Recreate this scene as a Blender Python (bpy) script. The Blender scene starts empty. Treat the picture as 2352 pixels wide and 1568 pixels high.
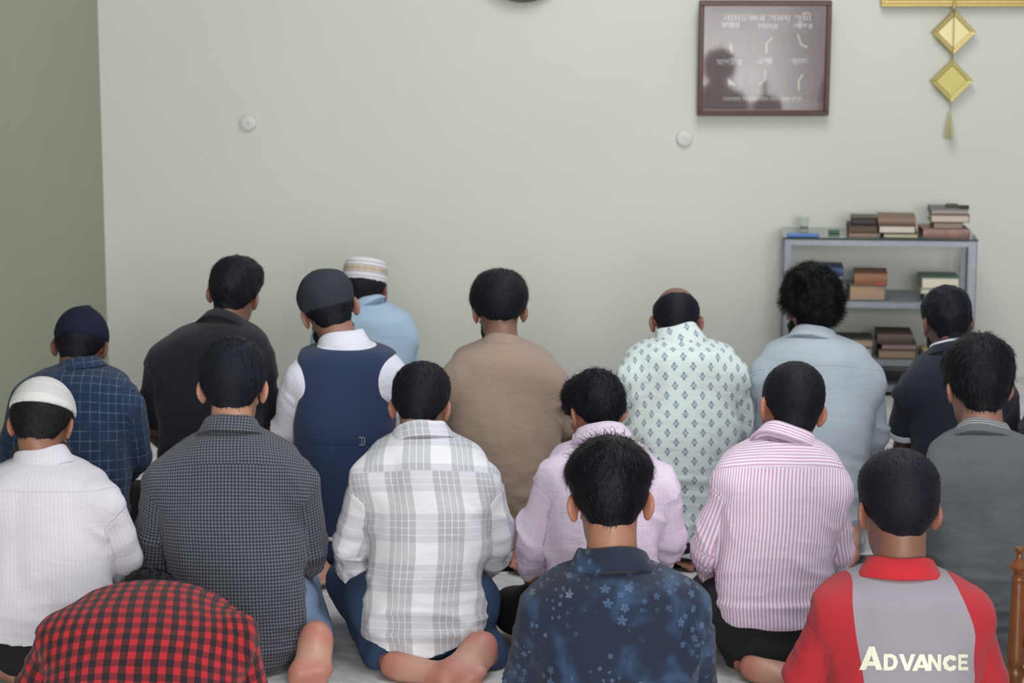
import bpy, math, random
import numpy as np
from mathutils import Vector, Matrix
from mathutils.bvhtree import BVHTree

scene = bpy.context.scene
col = scene.collection
rnd = random.Random(4)
rng = np.random.default_rng(7)

# ------------------------------------------------------------------ camera, sky, lights, exposure
FPX, CAM_H, PITCH = 5200.0, 1.78, math.atan(889.0 / 5200.0)
cam_data = bpy.data.cameras.new('camera')
cam_data.sensor_width = 36.0
cam_data.lens = FPX / 2352.0 * 36.0
cam_data.dof.use_dof = True
cam_data.dof.focus_distance = 5.2
cam_data.dof.aperture_fstop = 6.3
cam = bpy.data.objects.new('camera', cam_data)
cam.location = (0, 0, CAM_H)
cam.rotation_euler = (math.pi / 2 - PITCH, 0, 0)
col.objects.link(cam)
scene.camera = cam

world = bpy.data.worlds.new('world')
scene.world = world
world.use_nodes = True
wbg = world.node_tree.nodes['Background']
wbg.inputs[0].default_value = (0.93, 0.97, 1.0, 1)
wbg.inputs[1].default_value = 0.32


def area_light(name, loc, target, sx, sy, power, color=(1, 1, 1)):
    l = bpy.data.lights.new(name, 'AREA')
    l.shape = 'RECTANGLE'
    l.size, l.size_y, l.energy, l.color = sx, sy, power, color
    o = bpy.data.objects.new(name, l)
    o.location = loc
    o.rotation_euler = (Vector(target) - Vector(loc)).to_track_quat('-Z', 'Y').to_euler()
    col.objects.link(o)
    return o


# the doorway daylight behind the viewer, and the two ceiling panels of the hall
area_light('doorway_daylight', (1.0, -6.5, 2.6), (0.4, 9.5, 1.2), 4.2, 2.6, 900, (1.0, 0.99, 0.97))
area_light('ceiling_light', (0.9, 5.2, 3.3), (0.7, 5.9, 0), 1.6, 1.6, 52, (0.97, 0.99, 1.0))
area_light('ceiling_light', (0.9, 7.4, 3.3), (0.7, 9.4, 1.0), 1.2, 1.0, 33, (0.99, 1.0, 0.99))
scene.view_settings.view_transform = 'Standard'
scene.view_settings.look = 'None'
scene.view_settings.gamma = 1
scene.view_settings.use_curve_mapping = False
scene.view_settings.exposure = 0.0

CP, SP = math.cos(PITCH), math.sin(PITCH)


def P(px, py, Y):
    """the point at distance Y down the room seen at photograph pixel (px, py)"""
    u, w = (px - 1176.0) / FPX, (784.0 - py) / FPX
    dy, dz = CP + w * SP, -SP + w * CP
    t = Y / dy
    return np.array((u * t, Y, CAM_H + dz * t))


def PF(px, py, z=0.0):
    u, w = (px - 1176.0) / FPX, (784.0 - py) / FPX
    dy, dz = CP + w * SP, -SP + w * CP
    t = (z - CAM_H) / dz
    return np.array((u * t, dy * t, z))


def SC(Y, z=0.5):
    return FPX / (Y * CP + (CAM_H - z) * SP)


def lin(r, g, b):
    f = lambda c: (c / 255.0 / 12.92) if c <= 10.3 else ((c / 255.0 + 0.055) / 1.055) ** 2.4
    return (f(r), f(g), f(b), 1.0)


# ------------------------------------------------------------------ node expressions
class E:
    def __init__(s, nt, k):
        s.nt, s.k = nt, k

    def op(s, o, b=None, c=None):
        n = s.nt.nodes.new('ShaderNodeMath')
        n.operation = o
        for i, v in enumerate((s, b, c)):
            if v is None:
                continue
            if isinstance(v, E):
                s.nt.links.new(v.k, n.inputs[i])
            else:
                n.inputs[i].default_value = float(v)
        return E(s.nt, n.outputs[0])

    def __add__(s, o): return s.op('ADD', o)
    __radd__ = __add__
    def __sub__(s, o): return s.op('SUBTRACT', o)
    def __rsub__(s, o): return (s * -1.0) + o
    def __mul__(s, o): return s.op('MULTIPLY', o)
    __rmul__ = __mul__
    def __truediv__(s, o): return s.op('DIVIDE', o)
    def __lt__(s, o): return s.op('LESS_THAN', o)
    def __gt__(s, o): return s.op('GREATER_THAN', o)
    def frac(s): return s.op('FRACT')
    def abs(s): return s.op('ABSOLUTE')
    def floor(s): return s.op('FLOOR')
    def max(s, o): return s.op('MAXIMUM', o)
    def min(s, o): return s.op('MINIMUM', o)
    def sel(s, a, b): return a + (b - a) * s      # 0 -> a, 1 -> b


def mixc(nt, f, a, b):
    n = nt.nodes.new('ShaderNodeMix')
    n.data_type = 'RGBA'
    n.clamp_factor = True
    for i, v in ((0, f), (6, a), (7, b)):
        if isinstance(v, E):
            nt.links.new(v.k, n.inputs[i])
        elif i == 0:
            n.inputs[0].default_value = v
        else:
            n.inputs[i].default_value = v
    return E(nt, n.outputs[2])


def noise(nt, vec, scale, detail=2.0, rough=0.5, dist=0.0):
    n = nt.nodes.new('ShaderNodeTexNoise')
    n.inputs['Scale'].default_value = scale
    n.inputs['Detail'].default_value = detail
    n.inputs['Roughness'].default_value = rough
    n.inputs['Distortion'].default_value = dist
    if vec is not None:
        nt.links.new(vec.k, n.inputs['Vector'])
    return E(nt, n.outputs[0])


def voronoi(nt, vec, scale, feature='F1'):
    n = nt.nodes.new('ShaderNodeTexVoronoi')
    n.feature = feature
    n.inputs['Scale'].default_value = scale
    nt.links.new(vec.k, n.inputs['Vector'])
    return E(nt, n.outputs['Distance'])


def combine(nt, x, y, z=0.0):
    n = nt.nodes.new('ShaderNodeCombineXYZ')
    for i, v in enumerate((x, y, z)):
        if isinstance(v, E):
            nt.links.new(v.k, n.inputs[i])
        else:
            n.inputs[i].default_value = v
    return E(nt, n.outputs[0])


def ramp(e, lo, hi):
    n = e.nt.nodes.new('ShaderNodeMapRange')
    n.interpolation_type = 'SMOOTHSTEP'
    n.inputs[1].default_value, n.inputs[2].default_value = lo, hi
    e.nt.links.new(e.k, n.inputs[0])
    return E(e.nt, n.outputs[0])


def attr(nt, name):
    n = nt.nodes.new('ShaderNodeAttribute')
    n.attribute_name = name
    s = nt.nodes.new('ShaderNodeSeparateXYZ')
    nt.links.new(n.outputs['Vector'], s.inputs[0])
    return [E(nt, s.outputs[i]) for i in range(3)], E(nt, n.outputs['Vector'])


def objco(nt):
    n = nt.nodes.new('ShaderNodeTexCoord')
    s = nt.nodes.new('ShaderNodeSeparateXYZ')
    nt.links.new(n.outputs['Object'], s.inputs[0])
    return [E(nt, s.outputs[i]) for i in range(3)], E(nt, n.outputs['Object'])


def new_mat(name, rough=0.6, color=(0.5, 0.5, 0.5, 1), metal=0.0, spec=0.5):
    m = bpy.data.materials.new(name)
    m.use_nodes = True
    b = m.node_tree.nodes['Principled BSDF']
    b.inputs['Base Color'].default_value = color
    b.inputs['Roughness'].default_value = rough
    b.inputs['Metallic'].default_value = metal
    b.inputs['Specular IOR Level'].default_value = spec
    return m, m.node_tree, b


def set_bump(nt, b, h, strength=0.5, dist=0.002):
    n = nt.nodes.new('ShaderNodeBump')
    n.inputs['Strength'].default_value = strength
    n.inputs['Distance'].default_value = dist
    nt.links.new(h.k, n.inputs['Height'])
    nt.links.new(n.outputs[0], b.inputs['Normal'])


_plain = {}


def plain(name, color, rough=0.6, metal=0.0, spec=0.5, grain=60.0, amt=0.12, bump=0.15):
    """a surface of one colour with slight procedural grain"""
    if name in _plain:
        return _plain[name]
    m, nt, b = new_mat(name, rough, color, metal, spec)
    _, oc = objco(nt)
    n = noise(nt, oc, grain, 3)
    dk = tuple(c * (1 - amt) for c in color[:3]) + (1,)
    lt = tuple(min(1, c * (1 + amt)) for c in color[:3]) + (1,)
    nt.links.new(mixc(nt, n, dk, lt).k, b.inputs['Base Color'])
    if bump:
        set_bump(nt, b, n, bump, 0.001)
    _plain[name] = m
    return m


def cloth(name, pattern, yoke=None, swap=False, yshift=0.0, ycurve=0.0, rough=0.88, folds=0.6, sheen=0.1):
    """woven cloth; pattern(nt, u, v, arm) gives the colour from cloth coordinates in metres.
    pt = (u, v, arm distance), pa = sleeve coordinates"""
    m, nt, b = new_mat(name, rough, spec=0.25)
    (ut, vt, d), _ = attr(nt, 'pt')
    (ua, va, sd), _ = attr(nt, 'pa')
    arm = d < 0.0
    u, v = arm.sel(ut, ua), arm.sel(vt, va)
    seam = ramp(d.abs(), 0.0, 0.004)
    if yoke is not None:
        yline = vt - ut * ut * ycurve
        iny = (yline > yoke) * (1.0 - arm)
        if swap:
            u, v = iny.sel(u, v), iny.sel(v, u)
        u = u + iny * yshift
        seam = seam.min((ramp((yline - yoke).abs(), 0.0, 0.0035)).max(arm))
    c = pattern(nt, u, v, arm)
    _, oc = objco(nt)
    if isinstance(c, E):
        nt.links.new(c.k, b.inputs['Base Color'])
    else:
        nv = noise(nt, oc, 220, 2)
        nt.links.new(mixc(nt, nv, tuple(x * 0.9 for x in c[:3]) + (1,), tuple(x * 1.1 for x in c[:3]) + (1,)).k, b.inputs['Base Color'])
    big = noise(nt, combine(nt, u * 9.0, v * 22.0, sd * arm * 7.0), 1.0, 3, 0.55, 0.8)
    weave = noise(nt, oc, 900, 1)
    set_bump(nt, b, big * (folds * 1.3) + seam * 0.25 + weave * 0.05, 0.55, 0.012)
    b.inputs['Sheen Weight'].default_value = sheen
    b.inputs['Sheen Roughness'].default_value = 0.6
    return m


# ------------------------------------------------------------------ objects
def tag(o, label=None, cat=None, group=None, kind=None):
    for k, v in (('label', label), ('category', cat), ('group', group), ('kind', kind)):
        if v:
            o[k] = v
    return o


def empty(name, loc):
    o = bpy.data.objects.new(name, None)
    o.location = loc
    o.empty_display_size = 0.05
    col.objects.link(o)
    return o


def mesh_obj(name, verts, faces, mat, parent=None, origin=(0, 0, 0), smooth=True, attrs=None):
    """verts in world coordinates; stored relative to origin (the thing's base)"""
    me = bpy.data.meshes.new(name)
    verts = np.asarray(verts, dtype=np.float64) - np.asarray(origin, dtype=np.float64)
    if isinstance(faces, np.ndarray) and faces.ndim == 2:
        nf, k = faces.shape
        me.vertices.add(len(verts))
        me.vertices.foreach_set('co', verts.astype(np.float32).ravel())
        me.loops.add(nf * k)
        me.loops.foreach_set('vertex_index', faces.astype(np.int32).ravel())
        me.polygons.add(nf)
        me.polygons.foreach_set('loop_start', np.arange(0, nf * k, k, dtype=np.int32))
        me.update(calc_edges=True)
        me.validate()
    else:
        me.from_pydata([tuple(v) for v in verts], [], [tuple(f) for f in faces])
    if attrs:
        for k, a in attrs.items():
            at = me.attributes.new(k, 'FLOAT_VECTOR', 'POINT')
            at.data.foreach_set('vector', np.asarray(a, dtype=np.float32).ravel())
    if smooth:
        me.polygons.foreach_set('use_smooth', np.ones(len(me.polygons), dtype=bool))
    me.materials.append(mat)
    o = bpy.data.objects.new(name, me)
    col.objects.link(o)
    if parent is not None:
        o.parent = parent
    else:
        o.location = origin
    return o


class MB:
    """collects shapes into ONE mesh"""
    def __init__(s):
        s.v, s.f = [], []

    def add(s, v, f):
        n = len(s.v)
        s.v += [tuple(map(float, p)) for p in v]
        s.f += [tuple(i + n for i in q) for q in f]
        return s

    def box(s, lo, hi, bev=0.0, rot=0.0):
        lo, hi = np.array(lo, float), np.array(hi, float)
        c, h = (lo + hi) / 2, (hi - lo) / 2
        bev = min(bev, 0.45 * h.min())
        pts, idx = [], {}
        cr, sr = math.cos(rot), math.sin(rot)
        for sx in (-1, 1):
            for sy in (-1, 1):
                for sz in (-1, 1):
                    for ax in range(3):
                        q = np.array((sx, sy, sz)) * (h - bev)
                        q[ax] += (sx, sy, sz)[ax] * bev
                        idx[(sx, sy, sz, ax)] = len(pts)
                        pts.append(c + np.array((q[0] * cr - q[1] * sr, q[0] * sr + q[1] * cr, q[2])))
        F = []
        for ax in range(3):
            a1, a2 = (ax + 1) % 3, (ax + 2) % 3
            for sg in (-1, 1):
                q = []
                for (p, r) in ((-1, -1), (1, -1), (1, 1), (-1, 1)):
                    t = [0, 0, 0]
                    t[ax], t[a1], t[a2] = sg, p, r
                    q.append(idx[(*t, ax)])
                F.append(tuple(q if sg > 0 else q[::-1]))
        if bev > 0:
            for ax in range(3):
                a1, a2 = (ax + 1) % 3, (ax + 2) % 3
                for p in (-1, 1):
                    for r in (-1, 1):
                        t1, t2 = [0, 0, 0], [0, 0, 0]
                        t1[ax], t1[a1], t1[a2] = -1, p, r
                        t2[ax], t2[a1], t2[a2] = 1, p, r
                        q = [idx[(*t1, a1)], idx[(*t2, a1)], idx[(*t2, a2)], idx[(*t1, a2)]]
                        F.append(tuple(q if p * r > 0 else q[::-1]))
            for sx in (-1, 1):
                for sy in (-1, 1):
                    for sz in (-1, 1):
                        q = [idx[(sx, sy, sz, k)] for k in range(3)]
                        F.append(tuple(q if sx * sy * sz > 0 else q[::-1]))
            return s.add(pts, F)
        # no bevel: weld
        key, nv, mp = {}, [], []
        for p in pts:
            k = tuple(np.round(p, 6))
            if k not in key:
                key[k] = len(nv)
                nv.append(p)
            mp.append(key[k])
        return s.add(nv, [tuple(mp[i] for i in f) for f in F])

    def tube(s, pts, r, n=10, caps=True):
        pts = [np.array(p, float) for p in pts]
        rs = r if isinstance(r, (list, tuple)) else [r] * len(pts)
        V, F = [], []
        for i, p in enumerate(pts):
            d = pts[min(i + 1, len(pts) - 1)] - pts[max(i - 1, 0)]
            d = d / (np.linalg.norm(d) + 1e-9)
            up = np.array((0, 0, 1.0)) if abs(d[2]) < 0.9 else np.array((1.0, 0, 0))
            e1 = np.cross(up, d)
            e1 /= np.linalg.norm(e1)
            e2 = np.cross(d, e1)
            for k in range(n):
                a = 2 * math.pi * k / n
                V.append(p + rs[i] * (e1 * math.cos(a) + e2 * math.sin(a)))
        for i in range(len(pts) - 1):
            for k in range(n):
                F.append((i * n + k, i * n + (k + 1) % n, (i + 1) * n + (k + 1) % n, (i + 1) * n + k))
        if caps:
            F.append(tuple(range(n))[::-1])
            F.append(tuple((len(pts) - 1) * n + k for k in range(n)))
        return s.add(V, F)

    def lathe(s, c, prof, n=24, axis='z'):
        c = np.array(c, float)
        V, F = [], []
        for (r, h) in prof:
            for k in range(n):
                a = 2 * math.pi * k / n
                q = (r * math.cos(a), r * math.sin(a), h) if axis == 'z' else (r * math.cos(a), h, -r * math.sin(a))
                V.append(c + np.array(q))
        for i in range(len(prof) - 1):
            for k in range(n):
                F.append((i * n + k, i * n + (k + 1) % n, (i + 1) * n + (k + 1) % n, (i + 1) * n + k))
        F.append(tuple(range(n))[::-1])
        F.append(tuple((len(prof) - 1) * n + k for k in range(n)))
        return s.add(V, F)

    def build(s, name, mat, parent=None, origin=(0, 0, 0), smooth=False):
        o = mesh_obj(name, s.v, s.f, mat, parent, origin, smooth)
        if smooth:
            try:
                o.data.set_sharp_from_angle(angle=math.radians(40))
            except Exception:
                pass
        return o


# ------------------------------------------------------------------ implicit surfaces (bodies, clothes, hair)
_T = rng.random((32, 32, 32)).astype(np.float32)


def vnoise(p, f):
    q = np.asarray(p) * f + 100.0
    i = np.floor(q).astype(int)
    t = q - i
    t = t * t * (3 - 2 * t)
    i &= 31
    j = (i + 1) & 31
    x0, y0, z0, x1, y1, z1 = i[:, 0], i[:, 1], i[:, 2], j[:, 0], j[:, 1], j[:, 2]
    tx, ty, tz = t[:, 0], t[:, 1], t[:, 2]
    a = _T[x0, y0, z0] * (1 - tx) + _T[x1, y0, z0] * tx
    b = _T[x0, y1, z0] * (1 - tx) + _T[x1, y1, z0] * tx
    c = _T[x0, y0, z1] * (1 - tx) + _T[x1, y0, z1] * tx
    d = _T[x0, y1, z1] * (1 - tx) + _T[x1, y1, z1] * tx
    return (a * (1 - ty) + b * ty) * (1 - tz) + (c * (1 - ty) + d * ty) * tz


def smin(a, b, k):
    if k <= 0:
        return np.minimum(a, b)
    h = np.clip(0.5 + 0.5 * (b - a) / k, 0, 1)
    return b * (1 - h) + a * h - k * h * (1 - h)


def smoothstep(a, b, x):
    t = np.clip((x - a) / (b - a), 0, 1)
    return t * t * (3 - 2 * t)


def ell(c, r, R=None):
    c, r = np.array(c, float), np.array(r, float)

    def f(X, Y, Z):
        x, y, z = X - c[0], Y - c[1], Z - c[2]
        if R is not None:
            x, y, z = (R[0, 0] * x + R[1, 0] * y + R[2, 0] * z, R[0, 1] * x + R[1, 1] * y + R[2, 1] * z,
                       R[0, 2] * x + R[1, 2] * y + R[2, 2] * z)
        k0 = np.sqrt((x / r[0]) ** 2 + (y / r[1]) ** 2 + (z / r[2]) ** 2)
        k1 = np.sqrt((x / r[0] ** 2) ** 2 + (y / r[1] ** 2) ** 2 + (z / r[2] ** 2) ** 2) + 1e-9
        return k0 * (k0 - 1) / k1
    m = r.max()
    return f, c - m, c + m


def cone(a, b, r1, r2):
    a, b = np.array(a, float), np.array(b, float)
    ba = b - a
    L = float(ba @ ba) + 1e-12

    def f(X, Y, Z):
        x, y, z = X - a[0], Y - a[1], Z - a[2]
        h = np.clip((x * ba[0] + y * ba[1] + z * ba[2]) / L, 0, 1)
        return np.sqrt((x - h * ba[0]) ** 2 + (y - h * ba[1]) ** 2 + (z - h * ba[2]) ** 2) - (r1 + (r2 - r1) * h)
    m = max(r1, r2)
    return f, np.minimum(a, b) - m, np.maximum(a, b) + m


class Field:
    def __init__(s):
        s.p = []

    def add(s, prim, k=0.0, op='min'):
        s.p.append((prim, k, op))
        return s

    def build(s, step, fine=()):
        lo = np.min([p[0][1] for p in s.p if p[2] == 'min'], axis=0) - 0.02
        hi = np.max([p[0][2] for p in s.p if p[2] == 'min'], axis=0) + 0.02
        axes = []
        for ax in range(3):
            pts, x = [], lo[ax]
            while x < hi[ax] + step:
                pts.append(x)
                d = step
                for (fl, fh, fs) in fine:
                    if fl[ax] - 1.5 * step < x < fh[ax]:
                        d = min(d, fs)
                x += d
            axes.append(np.array(pts))
        F = np.full([len(a) for a in axes], 0.5, dtype=np.float32)
        for (fn, l, h), k, op in s.p:
            sl, ok = [], True
            for ax in range(3):
                pad = k + 2.5 * step
                i0 = np.searchsorted(axes[ax], l[ax] - pad) if op != 'max' else 0
                i1 = np.searchsorted(axes[ax], h[ax] + pad) if op != 'max' else len(axes[ax])
                ok &= i1 > i0
                sl.append(slice(i0, i1))
            if not ok:
                continue
            X = axes[0][sl[0]][:, None, None]
            Y = axes[1][sl[1]][None, :, None]
            Z = axes[2][sl[2]][None, None, :]
            v = fn(X, Y, Z).astype(np.float32)
            sl = tuple(sl)
            if op == 'min':
                F[sl] = smin(F[sl], v, k)
            elif op == 'sub':
                F[sl] = -smin(-F[sl], v, k)
            else:
                F[sl] = np.maximum(F[sl], v)
        F[0], F[-1], F[:, 0], F[:, -1], F[:, :, 0], F[:, :, -1] = 0.5, 0.5, 0.5, 0.5, 0.5, 0.5
        return nets(F, axes)


def nets(F, axes, iters=2):
    S = F < 0
    n = np.array(F.shape)
    pos, cells, quads = [], [], []
    cid = lambda i, j, k: (i * n[1] + j) * n[2] + k
    for ax in range(3):
        a = [slice(None)] * 3
        b = [slice(None)] * 3
        a[ax], b[ax] = slice(0, -1), slice(1, None)
        I = np.nonzero(S[tuple(a)] != S[tuple(b)])
        J = list(I)
        J[ax] = J[ax] + 1
        f0, f1 = F[I], F[tuple(J)]
        t = f0 / (f0 - f1)
        p = np.stack([axes[d][I[d]] for d in range(3)], 1)
        p[:, ax] += t * (axes[ax][J[ax]] - axes[ax][I[ax]])
        o1, o2 = (ax + 1) % 3, (ax + 2) % 3
        q = []
        for (d1, d2) in ((-1, -1), (0, -1), (0, 0), (-1, 0)):
            c = list(I)
            c[o1] = c[o1] + d1
            c[o2] = c[o2] + d2
            q.append(cid(*c))
            pos.append(p)
            cells.append(q[-1])
        q = np.stack(q, 1)
        flip = ~(f0 < 0)
        q[flip] = q[flip][:, ::-1]
        quads.append(q)
    pos, cells, quads = np.concatenate(pos), np.concatenate(cells), np.concatenate(quads)
    u, inv = np.unique(cells, return_inverse=True)
    cnt = np.bincount(inv).astype(float)
    V = np.stack([np.bincount(inv, pos[:, d]) / cnt for d in range(3)], 1)
    Q = np.searchsorted(u, quads)
    for _ in range(iters):
        V = relax(V, Q)
    return V, Q


def relax(V, Q):
    a = np.concatenate([Q[:, 0], Q[:, 1], Q[:, 2], Q[:, 3]])
    b = np.concatenate([Q[:, 1], Q[:, 2], Q[:, 3], Q[:, 0]])
    i, j = np.concatenate([a, b]), np.concatenate([b, a])
    c = np.bincount(i, minlength=len(V)) + 1e-9
    A = np.stack([np.bincount(i, V[j, d], minlength=len(V)) / c for d in range(3)], 1)
    return V * 0.5 + A * 0.5


def vnormals(V, Q):
    n = np.cross(V[Q[:, 2]] - V[Q[:, 0]], V[Q[:, 3]] - V[Q[:, 1]])
    N = np.zeros_like(V)
    for c in range(4):
        for d in range(3):
            N[:, d] += np.bincount(Q[:, c], n[:, d], minlength=len(V))
    return N / (np.linalg.norm(N, axis=1, keepdims=True) + 1e-12)


# ------------------------------------------------------------------ people
def rot3(yaw, pitch, roll):
    y, p, r = (math.radians(a) for a in (yaw, pitch, roll))
    Rz = np.array(((math.cos(y), -math.sin(y), 0), (math.sin(y), math.cos(y), 0), (0, 0, 1)))
    Rx = np.array(((1, 0, 0), (0, math.cos(p), math.sin(p)), (0, -math.sin(p), math.cos(p))))
    Ry = np.array(((math.cos(r), 0, math.sin(r)), (0, 1, 0), (-math.sin(r), 0, math.cos(r))))
    return Rz @ Rx @ Ry


def rz(deg):
    a = math.radians(deg)
    return np.array(((math.cos(a), -math.sin(a), 0), (math.sin(a), math.cos(a), 0), (0, 0, 1)))


class Torso:
    """trunk as a stack of rounded sections, read off as silhouettes at the person's own distance"""
    def __init__(s, rows, Y, lean, thick, lean_pow, floor_z, dome=0.0):
        py = np.array([r[0] for r in rows], float)
        z = np.linspace(0.65, 0.1, len(rows))
        for _ in range(5):
            zt, zb = z.max(), 0.05
            y = Y + lean * np.clip((z - zb) / (zt - zb), 0, 1) ** lean_pow
            z = np.array([P(1176, p, yy)[2] for p, yy in zip(py, y)])
        xl = np.array([P(r[1], r[0], yy)[0] for r, yy in zip(rows, y)])
        xr = np.array([P(r[2], r[0], yy)[0] for r, yy in zip(rows, y)])
        o = np.argsort(z)
        z, xl, xr = z[o], xl[o], xr[o]
        if z[0] > floor_z:
            z = np.concatenate(([floor_z], z))
            xl, xr = np.concatenate(([xl[0] + 0.005], xl)), np.concatenate(([xr[0] - 0.005], xr))
        s.z = np.linspace(z[0], z[-1], 240)
        L, R = np.interp(s.z, z, xl), np.interp(s.z, z, xr)
        w = np.exp(-np.linspace(-2, 2, 13) ** 2)
        w /= w.sum()
        sm = lambda q: np.convolve(np.concatenate((np.full(6, q[0]), q, np.full(6, q[-1]))), w, 'valid')
        s.xc, s.a = sm((L + R) / 2), sm((R - L) / 2)
        s.b = sm(np.clip(0.045 + 0.5 * s.a, 0.03, thick))
        s.zb, s.zt, s.dome = s.z[0], s.z[-1], dome
        if dome:
            q = np.clip(1 - (np.clip(s.z - (s.zt - dome), 0, None) / dome) ** 2.6, 0.0, 1) ** 0.42
            s.a, s.b = np.maximum(s.a * q, 0.012), np.maximum(s.b * q, 0.012)
        t = np.clip((s.z - 0.05) / (s.zt - 0.05), 0, 1)
        s.y = Y + lean * t ** lean_pow
        back = s.y - s.b
        s.v = np.concatenate(([0], np.cumsum(np.hypot(np.diff(s.z), np.diff(back)))))
        s.v -= s.v[-1]                       # 0 at the neck, negative downwards
        s.lo = np.array(((s.xc - s.a).min(), (s.y - s.b).min(), s.zb))
        s.hi = np.array(((s.xc + s.a).max(), (s.y + s.b).max(), s.zt))

    def at(s, Z, *names):
        return [np.interp(Z, s.z, getattr(s, n)) for n in names]

    def prim(s, off=0.0, ztop=0.0, zcut=None):
        zb = s.zb if zcut is None else zcut
        def f(X, Y, Z):
            xc, yc, a, b = s.at(Z, 'xc', 'y', 'a', 'b')
            q = ((np.abs(X - xc) / a) ** 2.3 + (np.abs(Y - yc) / b) ** 2.3) ** (1 / 2.3)
            d = (q - 1) * np.minimum(a, b) - off
            return np.maximum(np.maximum(d, Z - (s.zt + ztop)), zb - Z)
        return f, s.lo - max(off, 0), s.hi + max(off, 0)

    def uv(s, V):
        xc, yc, a, b, v = s.at(V[:, 2], 'xc', 'y', 'a', 'b', 'v')
        th = np.arctan2((V[:, 0] - xc) / a, -(V[:, 1] - yc) / b)
        dx = (V[:, 0] - xc)
        tt = np.clip((V[:, 2] - s.zb) / (s.zt - s.zb), 0, 1)
        v = v + np.clip(V[:, 1] - (yc - b), 0, 0.25) * (0.12 + 0.33 * smoothstep(0.6, 0.85, tt))
        if s.dome:
            z0 = s.zt - s.dome * 1.25
            y0, b0, v0 = s.at(z0, 'y', 'b', 'v')
            v = s.at(V[:, 2], 'v')[0] + 0.8 * np.clip(V[:, 1] - (yc - b), -0.1, 0.4) * smoothstep(z0 - 0.2, z0, V[:, 2])
            vd = v0 + (V[:, 2] - z0) * 0.7 + (V[:, 1] - (y0 - b0)) * 0.8
            v = np.where(V[:, 2] > z0, vd, v)
        return dx * (1 + 0.22 * np.clip(np.abs(dx) / a, 0, 1.3) ** 2), v, th


def seg_uv(V, a, b):
    d = b - a
    L = np.linalg.norm(d)
    d = d / L
    h = (V - a) @ d
    e1 = np.cross(d, (0, 1.0, 0))
    e1 /= np.linalg.norm(e1)
    e2 = np.cross(d, e1)
    if e2[1] > 0:
        e2 = -e2
    q = V - a - np.outer(np.clip(h, 0, L), d)
    return np.linalg.norm(q, axis=1), np.arctan2(q @ e1, q @ e2), np.clip(h, 0, L)


def hand_prims(w, d, n, s, side):
    """palm, four bent fingers of different lengths and a thumb from the side of the palm"""
    d, n = d / np.linalg.norm(d), n / np.linalg.norm(n)
    e = np.cross(d, n)
    out = [(cone(w, w + d * 0.05 * s, 0.026 * s, 0.03 * s), 0.015)]
    for k, (off, ln) in enumerate(((-0.030, 0.066), (-0.010, 0.076), (0.010, 0.072), (0.030, 0.056))):
        a = w + s * (d * 0.085 + e * off * 0.95)
        b = a + s * ln * 0.5 * (d + e * off * 2 - n * 0.15)
        c = b + s * ln * 0.5 * (d * 0.85 - n * 0.5)
        out.append((cone(w + s * (d * 0.03 + e * off * 0.5), a, 0.014 * s, 0.0105 * s), 0.008))
        out.append((cone(a, b, 0.0098 * s, 0.009 * s), 0.003))
        out.append((cone(b, c, 0.009 * s, 0.0075 * s), 0.003))
    t0 = w + s * (d * 0.025 + e * side * 0.026)
    t1 = t0 + s * (d * 0.035 + e * side * 0.03)
    out.append((cone(t0, t1, 0.014 * s, 0.011 * s), 0.01))
    out.append((cone(t1, t1 + s * (d * 0.03 + e * side * 0.006), 0.011 * s, 0.009 * s), 0.003))
    return out


def foot_prims(H, B, n, s, side, bend):
    """heel H, ball B, n = out of the sole; toes bent towards the top of the foot by bend (0..1)"""
    u = (B - H) / np.linalg.norm(B - H)
    n = n - u * (n @ u)
    n /= np.linalg.norm(n)
    e = np.cross(u, n) * side            # towards the big toe
    out = [(cone(H, H + (B - H) * 0.35 - n * 0.012 * s, 0.034 * s, 0.030 * s), 0.0),
           (cone(H + (B - H) * 0.2 - n * 0.008 * s, B + e * 0.022 * s - n * 0.006 * s, 0.029 * s, 0.025 * s), 0.025),
           (cone(H + (B - H) * 0.15 - e * 0.008 * s, B - e * 0.026 * s - u * 0.02 * s, 0.028 * s, 0.021 * s), 0.025),
           (cone(B + e * 0.022 * s, B - e * 0.024 * s - u * 0.012 * s, 0.025 * s, 0.022 * s), 0.02)]
    td = u * (1 - bend) - n * bend
    td /= np.linalg.norm(td)
    for k, (off, r, ln) in enumerate(((0.032, 0.0135, 0.05), (0.012, 0.0095, 0.05), (-0.004, 0.009, 0.045),
                                      (-0.018, 0.0085, 0.04), (-0.032, 0.008, 0.034))):
        a = B + e * off * s + u * 0.008 * s
        m = a + (u * 0.6 + td * 0.4) * ln * 0.45 * s
        out.append((cone(a, m, r * 1.1 * s, r * s), 0.008))
        out.append((cone(m, m + td * ln * 0.5 * s, r * s, r * 0.95 * s), 0.004))
    return out


SKIN = {}


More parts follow.
